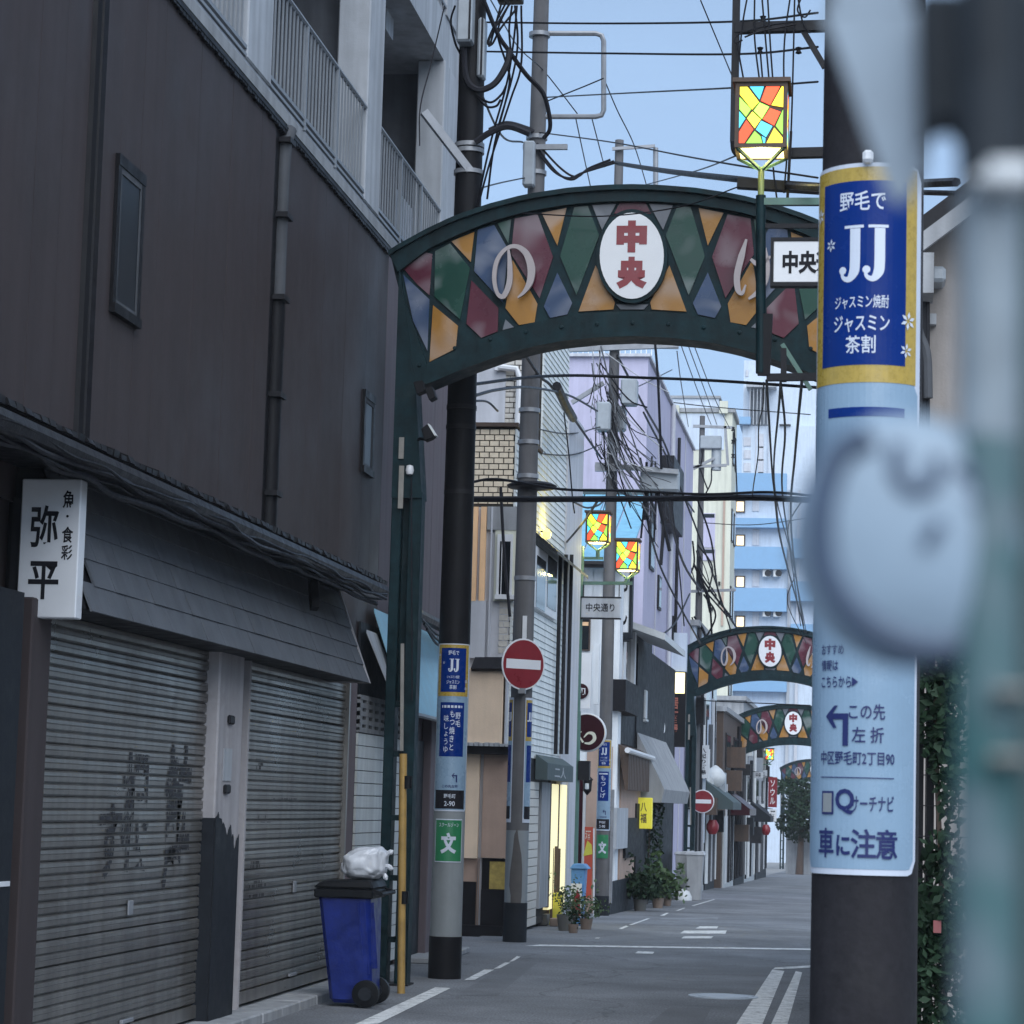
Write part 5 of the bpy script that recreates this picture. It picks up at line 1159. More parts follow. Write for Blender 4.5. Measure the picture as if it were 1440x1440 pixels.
front('wall_recess', 640, 672, 1206, 1320, 'beiged', .0); front('dado', 640, 670, 1240, 1325, 'wood', .03); front('pale_post', 671, 674.5, 1207, 1312, 'beiged', .05); front('dado', 675, 716, 1252, 1325, 'wood', .04)
wn = front('shop_window', 677, 716, 1208, 1252, 'black', .01); front('notice', 688, 712, 1212, 1250, mat('yellowed_notice', (.40, .30, .08), .6, .35, 14), .016, wn)
B('footing', cb, 'wood', -11, CY0-.1, -.02, XC, CY0+.03, .12)
# street side: pale boards, window, awning, lit doorway, shutter
def side(name, x0, x1, yt, yb, m, d=.03, parent=None, X=XC, bevel=0):
    xm = (x0+x1)/2; return MB().box(X-.03, Yx(x0, X), Zx(xm, yb, X), X+d, Yx(x1, X), Zx(xm, yt, X)).build(name, m, parent or cb, bevel=bevel)
z = Zx(760, 1068, XC)
while z < zc2:
    ztop = z+.085
    y0_, y1_ = (CY0+.0, CY1) if ztop < zc1 else (CY1, CY1)
    y1_ = CY2
    y0_ = CY0 if ztop < zc1 else CY1
    MB().prism([(XC-.02, y0_, z), (XC+.012, y0_, z), (XC+.001, y0_, z+.083), (XC-.02, y0_, z+.083)], (0, y1_-y0_, 0)).build('siding_board', 'siding', cb); z += .087
MB().prism([(XC+.005, Yx(738, XC), Zx(738, 740, XC)), (XC+.30, Yx(742, XC), Zx(742, 765, XC)-.05), (XC+.30, Yx(790, XC), Zx(742, 765, XC)-.05), (XC+.005, Yx(790, XC), Zx(738, 740, XC))], (0, 0, .04)).build('window_hood', 'dark', cb)
wn = side('window', 737, 770, 772, 858, 'signw', .06); side('pane', 739, 752, 778, 852, 'glassd', .066, wn); side('pane', 755, 768, 778, 852, 'glassd', .066, wn)
for px in (773, 781, 789): MB().tube([(XC+.06, Yx(px, XC), Zx(px, 1060, XC)), (XC+.06, Yx(px, XC), Zx(px, 772, XC))], .028, 7).build('downpipe', 'dark', cb)
B('corner_strip', cb, 'greyp', XC, CY2-.05, 0, XC+.03, CY2+.2, zc3)
lit = litmat('lit_doorway', (1, .88, .48), .34)
side('lit_door', 770, 793, 1103, 1275, lit, .035); side('door_jamb', 768, 770, 1098, 1275, 'brownw', .05); side('door_jamb', 793, 795, 1098, 1275, 'concl', .05); side('door_mullion', 781.5, 782.5, 1103, 1275, 'brownw', .045)
side('dark_wall', 734, 768, 1068, 1130, 'wood', .02)
b = 1130
z = .02
while z < Zx(750, 1100, XC): MB().box(XC-.02, CY0+.1, z, XC+.02+R.uniform(0, .005), Yx(755, XC), z+.10).build('siding_board', 'tileg', cb); z += .11
side('grey_jamb', 756, 768, 1100, 1275, 'conc', .05)
aw2 = thing('awning', 'dark green box awning with pale lettering above the lit doorway', 'awning', (XC, Yx(770, XC), 2.2))
xo = -4.17
MB().prism([(XC+.03, Yx(748, XC), Zx(770, 1064, XC)), (xo, Yx(748, XC), Zx(765, 1072, xo)), (xo, Yx(748, XC), Zx(765, 1096, xo)), (XC+.03, Yx(748, XC), Zx(765, 1096, xo))], (0, Yx(786, XC)-Yx(748, XC), 0)).build('awning_box', 'awgreen', aw2)
words('二人', (xo, Yx(767, XC), (Zx(765, 1072, xo)+Zx(765, 1096, xo))/2), YR, ZU, 'concl', aw2, w=1.3, h=.15, bold=.02)
wlp = thing('wall_lamp', 'small yellow glowing wall lamp on the pale siding right of the sign pole', 'lamp', (XC, Yx(752, XC), Zx(752, 735, XC)))
q = Vector((XC+.09, Yx(749, XC), Zx(749, 742, XC))); MB().lathe(q, [(0, -.07), (.05, -.05), (.06, .02), (.03, .06), (0, .07)], 12).build('lamp_shade', litmat('lamp_yellow', (1, .8, .15), 1.2), wlp, smooth=True); MB().bar(q, q+Vector((-.12, 0, .06)), .02).build('bracket', 'dark', wlp)
pl = bpy.data.lights.new('wall_lamp_light', 'POINT'); pl.energy = 9; pl.color = (1, .78, .15); pl.shadow_soft_size = .06; po = bpy.data.objects.new('wall_lamp_light', pl); C.objects.link(po); po.location = q+Vector((.18, .2, 0))
bf = thing('board_fence', 'short dark brown board fence standing in front of the lit doorway', 'fence', (XC+.15, Yx(780, XC), 0))
for k in range(4):
    q = G(774+k*4.6, 1287); yq = 35.4+k*.12; xq = Xy(774+k*4.6, yq); MB().box(xq-.018, yq, 0, xq+.018, yq+.02, Zy(780, 1190+3*(k % 2), yq)).build('board', 'brownw', bf)
# yellow and white planters, pots and plants at the kerb by the doorway
def crate(px0, px1, pyt, pyb, Y, m, label, cat='planter', dep=.28, name='planter', taper=.06):
    a, c = P(px0, pyb, Y), P(px1, pyt, Y); t = (c.x-a.x)*taper; a.z = gz(Y)+.004 if abs(a.z-gz(Y)) < .25 else a.z
    o = MB().add([(a.x+t, Y+.02, a.z), (c.x-t, Y+.02, a.z), (c.x-t, Y+dep, a.z), (a.x+t, Y+dep, a.z), (a.x, Y, c.z), (c.x, Y, c.z), (c.x, Y+dep, c.z), (a.x, Y+dep, c.z)], [(0,3,2,1),(0,1,5,4),(1,2,6,5),(2,3,7,6),(3,0,4,7),(4,5,6,7)]).build(name, m, bevel=.008)
    return tag(o, label, cat)
crate(753, 770, 1286, 1308, 35.0, 'potw', 'small white footed planter box by the corner pole', 'planter')
crate(759, 790, 1256, 1283, 35.6, 'yellow', 'yellow plastic bag of rubbish propped by the lit doorway', 'bag')
crate(772, 785, 1292, 1307, 34.9, 'pot', 'square brown flowerpot between white planter and round pot', 'flowerpot')
def plant(c, ext, n, size, label, pot=None, m='leaf', name='potted_plant', stem=True):
    t = thing(name, label, 'plant', c)
    if pot: MB().lathe(c, [(0, 0), (pot*.75, 0), (pot, pot*1.6), (pot*.9, pot*1.6), (pot*.85, pot*1.3), (0, pot*1.3)], 14).build('pot', 'potw' if pot > .12 else 'pot', t, smooth=True)
    zb = (pot or 0)*1.4
    MB().leaves(Vector(c)+Vector((0, 0, zb+ext[2])), ext, n, size).build('foliage', m, t, fix=False)
    b = MB(); b2 = MB()
    for k in range(9):
        a_ = R.uniform(0, 6.28); tip = Vector(c)+Vector((math.cos(a_)*ext[0]*R.uniform(.7, 1.35), math.sin(a_)*ext[1]*R.uniform(.7, 1.3), zb+ext[2]*R.uniform(.5, 2.7))); b2.leaves(tip, (size*1.6, size*1.6, size*2.2), 9, size*R.uniform(.7, 1.3), hollow=0)
    stuff(b2.build('sprig', m, t, fix=False))
    for k in range(5): b.tube([Vector(c)+Vector((0, 0, zb-.02)), Vector(c)+Vector((R.uniform(-.6, .6)*ext[0], R.uniform(-.6, .6)*ext[1], zb+ext[2]*R.uniform(.8, 1.5)))], .006, 5, .003)
    if stem: b.build('stem', 'brownw', t)
    return t
for (px, py, e, n, pt_, lb_, m_) in ((796, 1309, (.16, .14, .2), 160, .13, 'leafy plant in a pale round pot by the lantern post', 'leaf'), (806, 1312, (.06, .06, .10), 50, .07, 'tiny plant in a dark pot right of the pale round pot', 'leafd'), (824, 1307, (.24, .2, .16), 320, .09, 'low spreading green plant beside the pole with the second advert', 'leaf')):
    g = G(px, py); plant(g, e, n, .05, lb_, pt_, m_)
tb = thing('rubbish_bin', 'pale blue lidded bin with red and white wrapper by the lantern post', 'bin', G(816, 1302))
g = G(816, 1302); Yb = g.y
x0, x1 = Xy(805, Yb), Xy(825, Yb); zt_ = Zy(815, 1222, Yb)
MB().add([(x0+.02, Yb, g.z), (x1-.03, Yb, g.z), (x1-.03, Yb+.28, g.z), (x0+.02, Yb+.28, g.z), (x0, Yb-.02, zt_), (x1, Yb-.02, zt_), (x1, Yb+.3, zt_), (x0, Yb+.3, zt_)], [(0,3,2,1),(4,5,6,7),(0,1,5,4),(1,2,6,5),(2,3,7,6),(3,0,4,7)]).build('body', 'plastb', tb, bevel=.01)
MB().prism([(x0-.02, Yb-.05, zt_), (x1+.05, Yb-.05, zt_), (x1-.02, Yb-.04, zt_+.07), (x0+.03, Yb-.04, zt_+.07)], (0, .38, 0)).build('lid', 'plastb', tb, bevel=.01)
MB().box(x0+.01, Yb-.035, g.z+.12, x1-.04, Yb-.015, g.z+.58).build('wrapper', 'acw', tb); MB().prism([(x0+.02, Yb-.04, g.z+.14), (x1-.05, Yb-.04, g.z+.14), (x1-.06, Yb-.04, g.z+.42), (x0+.1, Yb-.04, g.z+.5), (x0+.03, Yb-.04, g.z+.3)], (0, .004, 0)).build('wrapper_print', 'red', tb)
bnr = thing('banner', 'red and yellow upright banner on the tan wall by the blue bin', 'banner', G(826, 1298))
YB = 41.5; a, c = P(820, 1262, YB), P(834, 1163, YB); MB().box(a.x, YB, a.z, c.x, YB+.02, c.z).build('banner_cloth', mat('banner_red', (.40, .06, .03), .7, .15, 9), bnr)
MB().prism([P(820, 1204, YB-.006), P(833, 1201, YB-.006), P(832, 1188, YB-.006), P(826, 1182, YB-.006)], (0, .005, 0)).build('banner_patch', 'yellow', bnr); words('酒', P(827, 1174, YB), XR, ZU, 'cream', bnr, w=.09, h=.14, bold=.02, lift=.004)
MB().tube([P(835, 1165, YB), P(835, 1290, YB)], .012, 6).build('banner_pole', 'signw', bnr)

# ------------------------------------------------------------------ white shop with blue roof
DY = 44.0
db = thing('white_shop', 'small white shop with blue sheet roof and dark window behind the lantern post', 'building', (-5.4, DY, gz(DY)))
xl_, xr_ = -9.0, Xy(866, DY); zE = Zy(830, 785, DY)
B('wall', db, 'white', xl_, DY, -1, xr_, DY+.55, zE); B('rear_wall', db, 'white', xl_, DY+.55, -1, -4.5, DY+4.5, zE)
def dfront(name, x0, x1, yt, yb, m, d=.03, parent=None, Y=DY): a, c = P(x0, yb, Y), P(x1, yt, Y); return MB().box(a.x, Y-d, a.z, c.x, Y+.02, c.z).build(name, m, parent or db)
zR = Zy(830, 697, DY+4); n = 12; xx0, xx1 = -9.2, Xy(864, DY)+.2
for k in range(n):
    u0_, u1_ = xx0+(xx1-xx0)*k/n, xx0+(xx1-xx0)*(k+1)/n-.03
    MB().prism([(u0_, DY-.35, zE-.12), (u1_, DY-.35, zE-.12), (u1_, DY+4, zR), (u0_, DY+4, zR)], (0, 0, .05)).build('roof_sheet', 'roofblue', db)
B('ridge', db, 'awgreen', xx0, DY+3.9, zR, xx1, DY+4.2, zR+.12); MB().tube([(xx0, DY-.38, zE-.14), (xx1, DY-.38, zE-.14)], .06, 8).build('gutter', 'dark', db)
wn = dfront('window', 813, 831, 862, 915, 'brownw', .04); dfront('pane', 814.5, 829, 864, 913, 'glassd', .045, wn); dfront('valance', 815, 828, 875, 880, 'peach', .05, wn)
for k in range(5): dfront('wall_panel', 795+k*13.2, 807.6+k*13.2, 800, 858, 'white', .02)
dfront('wood_band', 790, 806, 859, 874, 'brownw', .03); dfront('wall_panel', 790, 806, 875, 958, 'whiteb', .03); dfront('wood_band', 790, 806, 959, 975, 'brownw', .03)
dfront('tan_wall', 820, 862, 1050, 1300, 'beiged', .02); dfront('doorway', 806, 821, 1075, 1290, 'maroon', .03)
sg = thing('hanging_sign', 'white upright sign panel with a dark round emblem left of the pole', 'sign', P(822, 995, 43.4))
a, c = P(811, 996, 43.4), P(832, 918, 43.4); MB().box(a.x, 43.4, a.z, c.x, 43.5, c.z).build('sign_panel', 'signw', sg)
MB().lathe(P(817, 972, 43.39), [(0, -.012), (.13, -.012), (.13, 0), (0, 0)], 24, 'y').build('emblem', 'maroon', sg); words('和', P(817, 972, 43.37), XR, ZU, 'signw', sg, w=.15, h=.13, bold=.02)
a, c = P(834, 990, 43.6), P(843, 905, 43.6); MB().box(a.x, 43.6, a.z, c.x, 43.75, c.z).build('side_panel', 'white', sg)
rs_ = thing('round_sign', 'large round maroon sign with white brush character and white rim', 'sign', P(826, 1055, 40.6))
MB().lathe(P(825, 1030, 40.6), [(0, -.03), (.30, -.03), (.31, 0), (.31, .1), (0, .1)], 32, 'y').build('rim', 'signw', rs_, smooth=False); MB().lathe(P(825, 1030, 40.56), [(0, -.012), (.285, -.012), (.285, 0), (0, 0)], 32, 'y').build('face', 'maroon', rs_)

for pl_, ws_ in (([(816,1023),(812,1033),(807,1043)], [1, 3, 1]), ([(810,1031),(818,1029)], [2, 1.5]), ([(814,1026),(814,1040),(813,1050)], [2, 3, 1]), ([(815,1036),(820,1044)], [2, 3]), ([(821,1037),(827,1031),(834,1032),(836,1039),(830,1045),(822,1045)], [1.5, 3, 5, 5, 4, 2])):
    L, Rr = stroke2d(pl_, ws_); b = MB(); n_ = len(L)
    for k in range(n_-1): b.quad(P(L[k].x, L[k].y, 40.54), P(L[k+1].x, L[k+1].y, 40.54), P(Rr[k+1].x, Rr[k+1].y, 40.54), P(Rr[k].x, Rr[k].y, 40.54))
    b.build('brush_stroke', 'cream', rs_, fix=False)
wl = thing('wall_lantern', 'small black carriage lantern on the tan wall', 'lamp', P(827, 1100, 43.5)); cc = P(826, 1102, 43.5)
MB().lathe((cc.x, cc.y, cc.z), [(0, -.2), (.03, -.17), (.07, -.12), (.08, .05), (.1, .07), (.04, .13), (0, .2)], 8).build('lantern_body', 'black', wl); MB().bar((cc.x, cc.y, cc.z+.15), (cc.x-.12, cc.y+.4, cc.z+.2), .02).build('bracket', 'black', wl)
MB().lathe((cc.x, cc.y-.06, cc.z-.1), [(0, 0), (.035, .01), (.035, .1), (0, .11)], 8).build('lantern_glass', 'acw', wl)
vs = thing('upright_sign', 'white upright sign with black brush kana right of the tangle pole', 'sign', P(874, 892, 44.6))
a, c = P(862, 889, 44.6), P(886, 795, 44.6); MB().box(a.x, 44.6, a.z, c.x, 44.85, c.z).build('sign_panel', 'white', vs); MB().box(c.x, 44.58, a.z-.1, c.x+.05, 44.87, c.z+.1).box(a.x, 44.58, a.z-.15, c.x, 44.87, a.z).build('sign_frame', 'stain', vs)
words('やん', P(875, 845, 44.6), XR, ZU, 'ink', vs, w=.19, h=.85, bold=.03, vertical=True)

# ------------------------------------------------------------------ tavern row beyond the pole
XE = -4.36
tv = thing('tavern', 'low tavern with tan wall, brown slat canopy and grey bent awning', 'building', (XE, 49, gz(49)))
B('block', tv, 'stain', -9, DY+4.5, -1.4, XE-.02, 58, Zx(900, 905, XE))
B('front_block', tv, 'beiged', -8, DY+.6, -1.2, XE+.09, 48.6, Zx(875, 1050, XE))
def tside(name, x0, x1, yt, yb, m, d=.03, X=XE+.09, parent=None): xm = (x0+x1)/2; return MB().box(X-.02, Yx(x0, X), Zx(xm, yb, X), X+d, Yx(x1, X), Zx(xm, yt, X)).build(name, m, parent or tv)
tside('dado', 858, 892, 1236, 1290, 'stain', .03); tside('board', 861, 877, 1136, 1193, 'concl', .08); tside('dark_panel', 877, 893, 1150, 1205, 'wood', .05); tside('door', 893, 903, 1130, 1280, 'wood', .03)
n = 15
for k in range(n):
    y0_ = Yx(862, XE)+k*(Yx(896, XE)-Yx(862, XE))/n; MB().prism([(XE+.06, y0_, Zx(880, 1050, XE)), (XE+.25, y0_, Zx(880, 1058, XE)), (XE+.25, y0_, Zx(880, 1112, XE)), (XE+.2, y0_, Zx(880, 1112, XE))], (0, .22, 0)).build('slat', 'brownw', tv)
MB().tube([(XE+.27, Yx(858, XE), Zx(875, 1058, XE)), (XE+.27, Yx(897, XE), Zx(890, 1064, XE))], .05, 8).build('canopy_pipe', 'signw', tv)
B('upper_storey', tv, 'stain', -8, DY+.7, Zx(875, 1045, XE), XE-.05, 52, Zx(880, 870, XE))
tside('white_frame', 868, 872, 885, 1000, 'signw', .05, XE); tside('window', 873, 884, 890, 985, 'glassd', .03, XE); tside('balcony_panel', 858, 878, 958, 1002, 'wood', .22, XE-.02); tside('white_post', 880, 882, 885, 970, 'signw', .1, XE)
MB().prism([(XE, Yx(872, XE), Zx(872, 875, XE)), (XE+.75, Yx(870, XE), Zx(870, 895, XE)), (XE+.75, Yx(905, XE), Zx(870, 895, XE)), (XE, Yx(905, XE), Zx(872, 875, XE))], (0, 0, .12)).build('white_canopy', 'acw', tv)
aw3 = [(XE, Zy(893, 1030, 48.5)), (XE+.42, Zy(925, 1092, 48.5)), (XE+.53, Zy(935, 1110, 48.5))]
b = MB(); ya, yb = 48.5, 55.5
b.prism([(aw3[0][0], ya, aw3[0][1]), (aw3[1][0], ya, aw3[1][1]), (aw3[2][0], ya, aw3[2][1]), (aw3[2][0]-.05, ya, aw3[2][1]-.25), (aw3[0][0], ya, aw3[2][1]-.25)], (0, yb-ya, 0)); b.build('bent_awning', 'conc', tv)
ac = thing('air_conditioner', 'white outdoor air conditioner unit high on the tavern wall', 'air conditioner', P(897, 1010, 50)); a, c = P(887, 1010, 50), P(909, 970, 50)
MB().box(a.x, 50, a.z, c.x, 50.35, c.z).build('casing', 'acw', ac, bevel=.015); b = MB()
for k in range(9): b.box(a.x+.02, 49.985, a.z+.05+k*.055, a.x+.17, 49.998, a.z+.07+k*.055)
b.build('grille', 'dark', ac); MB().prism([(a.x-.1, 49.9, a.z-.12), (c.x+.02, 49.9, a.z-.05), (c.x+.02, 49.9, a.z-.01), (a.x-.1, 49.9, a.z-.03)], (0, .5, 0)).build('shelf', 'acw', ac)
ys_ = thing('yellow_sign', 'yellow box sign with dark characters beside the tavern door', 'sign', P(906, 1165, 48)); a, c = P(892, 1165, 48), P(917, 1122, 48)
MB().box(a.x, 48, a.z, c.x, 48.2, c.z).build('sign_box', litmat('yellow_sign_face', (.55, .50, .04), .25), ys_, bevel=.01); words('八福', P(905, 1143, 48), XR, ZU, 'brownw', ys_, w=.12, h=.38, bold=.02, vertical=True)
dh = thing('satellite_dish', 'white satellite dish on the lavender wall above the bent awning', 'dish', P(926, 1015, 55)); cc = P(927, 1013, 55)
o = MB().lathe((0, 0, 0), [(0, 0), (.14, .012), (.24, .04), (.26, .06), (.24, .05), (.13, .02), (0, .01)], 24).build('dish', 'acw', None, smooth=True); o.parent = dh; o.location = Vector((0, 0, 0)); o.rotation_euler = (rad(12), rad(78), 0)
MB().bar(cc, cc+Vector((-.3, .1, -.05)), .03).build('mount', 'dark', dh)
for (px, py, e, n, lb_, m_, pt_) in ((900, 1281, (.40, .4, .25), 800, 'bushy green potted plant nearest the tavern door', 'leafd', .13), (925, 1277, (.34, .4, .30), 600, 'brighter green potted plant right of the bushy one by the tavern', 'leaf', .12), (938, 1274, (.26, .3, .20), 300, 'small yellow green plant at the end of the tavern plants', 'leaf', .09)):
    plant(G(px, py), e, n, .10, lb_, pt_, m_)
iv = thing('climbing_plant', 'dark climbing plant growing up the tavern front', 'plant', G(908, 1272)); g = G(908, 1272)
MB().leaves((g.x, g.y+.2, g.z+1.6), (.32, .3, 1.3), 900, .09).build('foliage', 'leafd', iv, fix=False); MB().tube([(g.x, g.y+.2, g.z), (g.x+.05, g.y+.2, g.z+2.6)], .02, 6).build('stem', 'brownw', iv)
# grey wheelie bins
for i, (px, lb_) in enumerate(((963, 'left grey rubbish bin standing by the second arch post'), (978, 'right grey rubbish bin in front of the second arch post'))):
    Yg = 57.5-i; g = Vector((Xy(px, Yg), Yg, gz(Yg))); t = thing('rubbish_bin', lb_, 'bin', g, 'grey bins by the second arch'); w2 = .19; hgt = .98
    MB().add([(g.x-w2*.75, Yg, g.z), (g.x+w2*.75, Yg, g.z), (g.x+w2*.75, Yg+.4, g.z), (g.x-w2*.75, Yg+.4, g.z), (g.x-w2, Yg-.04, g.z+hgt), (g.x+w2, Yg-.04, g.z+hgt), (g.x+w2, Yg+.45, g.z+hgt), (g.x-w2, Yg+.45, g.z+hgt)], [(0,3,2,1),(4,5,6,7),(0,1,5,4),(1,2,6,5),(2,3,7,6),(3,0,4,7)]).build('body', 'conc', t, bevel=.01)
    MB().prism([(g.x-w2-.03, Yg-.06, g.z+hgt), (g.x+w2+.03, Yg-.06, g.z+hgt), (g.x+w2, Yg-.05, g.z+hgt+.09), (g.x-w2, Yg-.05, g.z+hgt+.06)], (0, .54, 0)).build('lid', 'concl', t, bevel=.01)
g = G(960, 1266); tag(MB().lathe(g, [(0, 0), (.2, 0), (.2, .08), (.14, .2), (0, .25)], 16).build('white_bucket', 'acw', smooth=True), 'upturned white bucket on the road by the tavern plants', 'bucket')

# ------------------------------------------------------------------ lavender building
FY = 52.
lv = thing('lavender_building', 'tall lavender rendered building behind the poles on the left', 'building', (-5.2, FY, gz(FY)))
xf = -4.62; zL = Zy(830, 502, FY)
B('front_wall', lv, 'lav', -7.2, FY, -1, xf, FY+.4, zL); B('body', lv, 'lav', -7.2, FY+.4, -2, xf-.01, 66, zL-.02)
MB().prism([(-7.3, FY-.1, zL), (xf+.05, FY-.1, zL), (xf+.05, FY-.1, zL+.06), (-7.3, FY-.1, zL+.06)], (0, 14, 0)).build('coping', 'greyp', lv)
for k in range(3): B('wall_joint', lv, 'greyp', xf-.005, FY+3+k*4, 0, xf+.012, FY+3.06+k*4, zL)
for (x0, x1, yt, yb) in ((905, 911, 690, 790), (918, 922, 800, 850), (926, 928, 980, 1050), (940, 944, 860, 900)):
    ww = MB().box(xf-.05, Yx(x0, xf), Zx(x0, yb, xf), xf+.03, Yx(x1, xf), Zx(x0, yt, xf)).build('window', 'dark', lv)
    B('pane', ww, 'glassd', xf+.03, Yx(x0, xf)+.1, Zx(x0, yb, xf)+.06, xf+.036, Yx(x1, xf)-.1, Zx(x0, yt, xf)-.06)
MB().tube([(xf+.06, Yx(932, xf), -.5), (xf+.06, Yx(932, xf), zL)], .05, 8).build('drainpipe', 'greyp', lv); MB().tube([(xf+.06, Yx(941, xf), -.5), (xf+.06, Yx(941, xf), zL-.5)], .04, 8).build('drainpipe', 'dark', lv)
b = MB(); xs_ = Xy(905, 47)
B('roof_plant', lv, 'dark', Xy(905, 56), 56, Zy(905, 735, 56), Xy(938, 56), 59, Zy(905, 640, 56)); MB().prism([P(905, 640, 56), P(940, 690, 56), P(940, 700, 56), P(905, 660, 56)], (0, 3, 0)).build('roof_plant_lid', 'tank', lv)
# rooftop railing
b = MB()
for k in range(24): b.bar((-7.1+k*.11, FY+.2, zL+.06), (-7.1+k*.11, FY+.2, zL+.6), .02)
b.bar((-7.1, FY+.2, zL+.6), (-4.6, FY+.2, zL+.6), .03); b.build('roof_railing', 'signw', lv)
bs = thing('lit_signboard', 'tall dark signboard with glowing yellow top on the lavender building', 'sign', P(953, 1050, 60)); a, c = P(941, 1050, 60), P(965, 945, 60)
MB().box(a.x, 60, a.z, c.x, 60.25, c.z).build('sign_box', 'black', bs); MB().box(a.x+.03, 59.97, Zy(950, 975, 60), c.x-.03, 59.99, c.z-.02).build('lit_panel', litmat('warm_sign', (1, .85, .42), 1.0), bs)
words('居酒屋', P(949, 1008, 59.98), XR, ZU, mat('dull_red', (.3, .09, .06), .6, .1, 9), bs, w=.15, h=.9, bold=.03, vertical=True); a, c = P(941, 944, 60.02), P(966, 890, 60.02); MB().box(a.x, 60.02, a.z, c.x, 60.3, c.z).build('pale_box', 'whiteb', bs)

# ------------------------------------------------------------------ farther row, left side
def simple(name, label, Y0, Y1, x1, pxm, ytop, m, x0=-10, win=None, xf_=True, nwin=3, storeys=3):
    z1 = Zy(pxm, ytop, Y0); t = thing(name, label, 'building', ((x0+x1)/2, Y0, gz(Y0))); B('wall', t, m, x0, Y0, gz(Y1)-.4, x1, Y1, z1); B('roof', t, 'conc', x0-.1, Y0-.1, z1, x1+.1, Y1, z1+.15)
    H = z1-gz(Y0); st = H/storeys
    for s in range(storeys):
        zc = gz(Y0)+s*st+st*.35
        for k in range(nwin):
            y0_ = Y0+(k+.25)*(Y1-Y0)/nwin; ww = MB().box(x1-.05, y0_, zc, x1+.04, y0_+(Y1-Y0)/nwin*.5, zc+st*.42).build('window', 'dark', t)
            B('pane', ww, 'glassd', x1+.04, y0_+.06, zc+.06, x1+.046, y0_+(Y1-Y0)/nwin*.5-.06, zc+st*.42-.06)
        if xf_:
            xw = x1-.3
            while xw-1.0 > x0 and xw > x1-3.2:
                ww = MB().box(xw-.8, Y0-.04, zc, xw, Y0+.02, zc+st*.45).build('window', 'concl', t); B('pane', ww, 'glassd', xw-.75, Y0-.045, zc+.06, xw-.05, Y0-.04, zc+st*.45-.06); xw -= 1.3
    if name == 'cream_tower': return t
    rr_ = random.Random(int(Y0*10))
    for k in range(9):
        yq = Y0+(k+rr_.uniform(.2, .8))*(Y1-Y0)/9; h_ = rr_.uniform(.35, 1)
        MB().tube([(x1+.06, yq, gz(Y0)+.1), (x1+.06, yq, gz(Y0)+H*h_)], rr_.uniform(.03, .09), 6).build('drainpipe', rr_.choice(['dark', 'concl', 'stain', 'pipeg', 'acw']), t)
    for k in range(5):
        yq = Y0+(k+rr_.uniform(.1, .6))*(Y1-Y0)/5; zq_ = gz(Y0)+rr_.uniform(.2, .8)*H
        MB().box(x1+.02, yq, zq_, x1+rr_.uniform(.2, .5), yq+rr_.uniform(.3, .9), zq_+rr_.uniform(.3, .7)).build('wall_box', rr_.choice(['acw', 'tank', 'dark', 'stain', 'brownw']), t)
    MB().box(x1+.01, Y0+.4, gz(Y1)-.1, x1+.05, Y0+(Y1-Y0)*.45, gz(Y0)+2.1).build('shop_shutter', 'shutter2', t); MB().box(x1+.01, Y0+(Y1-Y0)*.5, gz(Y1)-.1, x1+.05, Y1-.5, gz(Y0)+2.2).build('dark_entrance', 'stain', t)
    return t
simple('row_house', 'white narrow house beyond the lavender building', 66.2, 76, -4.5, 985, 880, 'whiteb', storeys=2)
simple('row_house', 'dark brown narrow house after the white one in the far row', 76.2, 90, -4.3, 1010, 1000, 'brownw', storeys=2)
simple('row_house', 'pale grey tall slim house in the far row below the cream tower', 90.2, 112, -4.4, 1045, 985, 'conc', storeys=3)
ct = simple('cream_tower', 'cream apartment tower behind the transformer pole', 92, 95, Xy(1020, 92), 985, 580, 'cream', x0=Xy(928, 92), xf_=False, nwin=2, storeys=6)
def cf(name, x0, x1, yt, yb, m, d=.05, Y=92, parent=None): a, c = P(x0, yb, Y), P(x1, yt, Y); return MB().box(a.x, Y-d, a.z, c.x, Y+.02, c.z).build(name, m, parent or ct)
cf('edge_strip', 1014, 1020, 700, 880, 'beiged', .06); w_ = cf('window', 956, 966, 633, 649, 'rail', .05); cf('pane', 957, 965, 634.5, 647.5, 'glassd', .06, parent=w_)
cf('pale_upper', 945, 1019, 582, 632, 'whiteb', .03)
for (yt, yb) in ((722, 770), (772, 788)):
    w_ = cf('window', 984, 1006, yt, yb, 'lav', .05); cf('pane', 985, 1005, yt+1, yt+6, 'glassd', .06, parent=w_)
cf('signboard', 945, 956, 572, 600, 'cream', .4); cf('roof_tank', 1012, 1024, 565, 582, 'cream', .2)
for k in range(7): cf('meter', 1000+(k % 3)*5, 1003+(k % 3)*5, 800+k*9, 805+k*9, 'dark', .08)
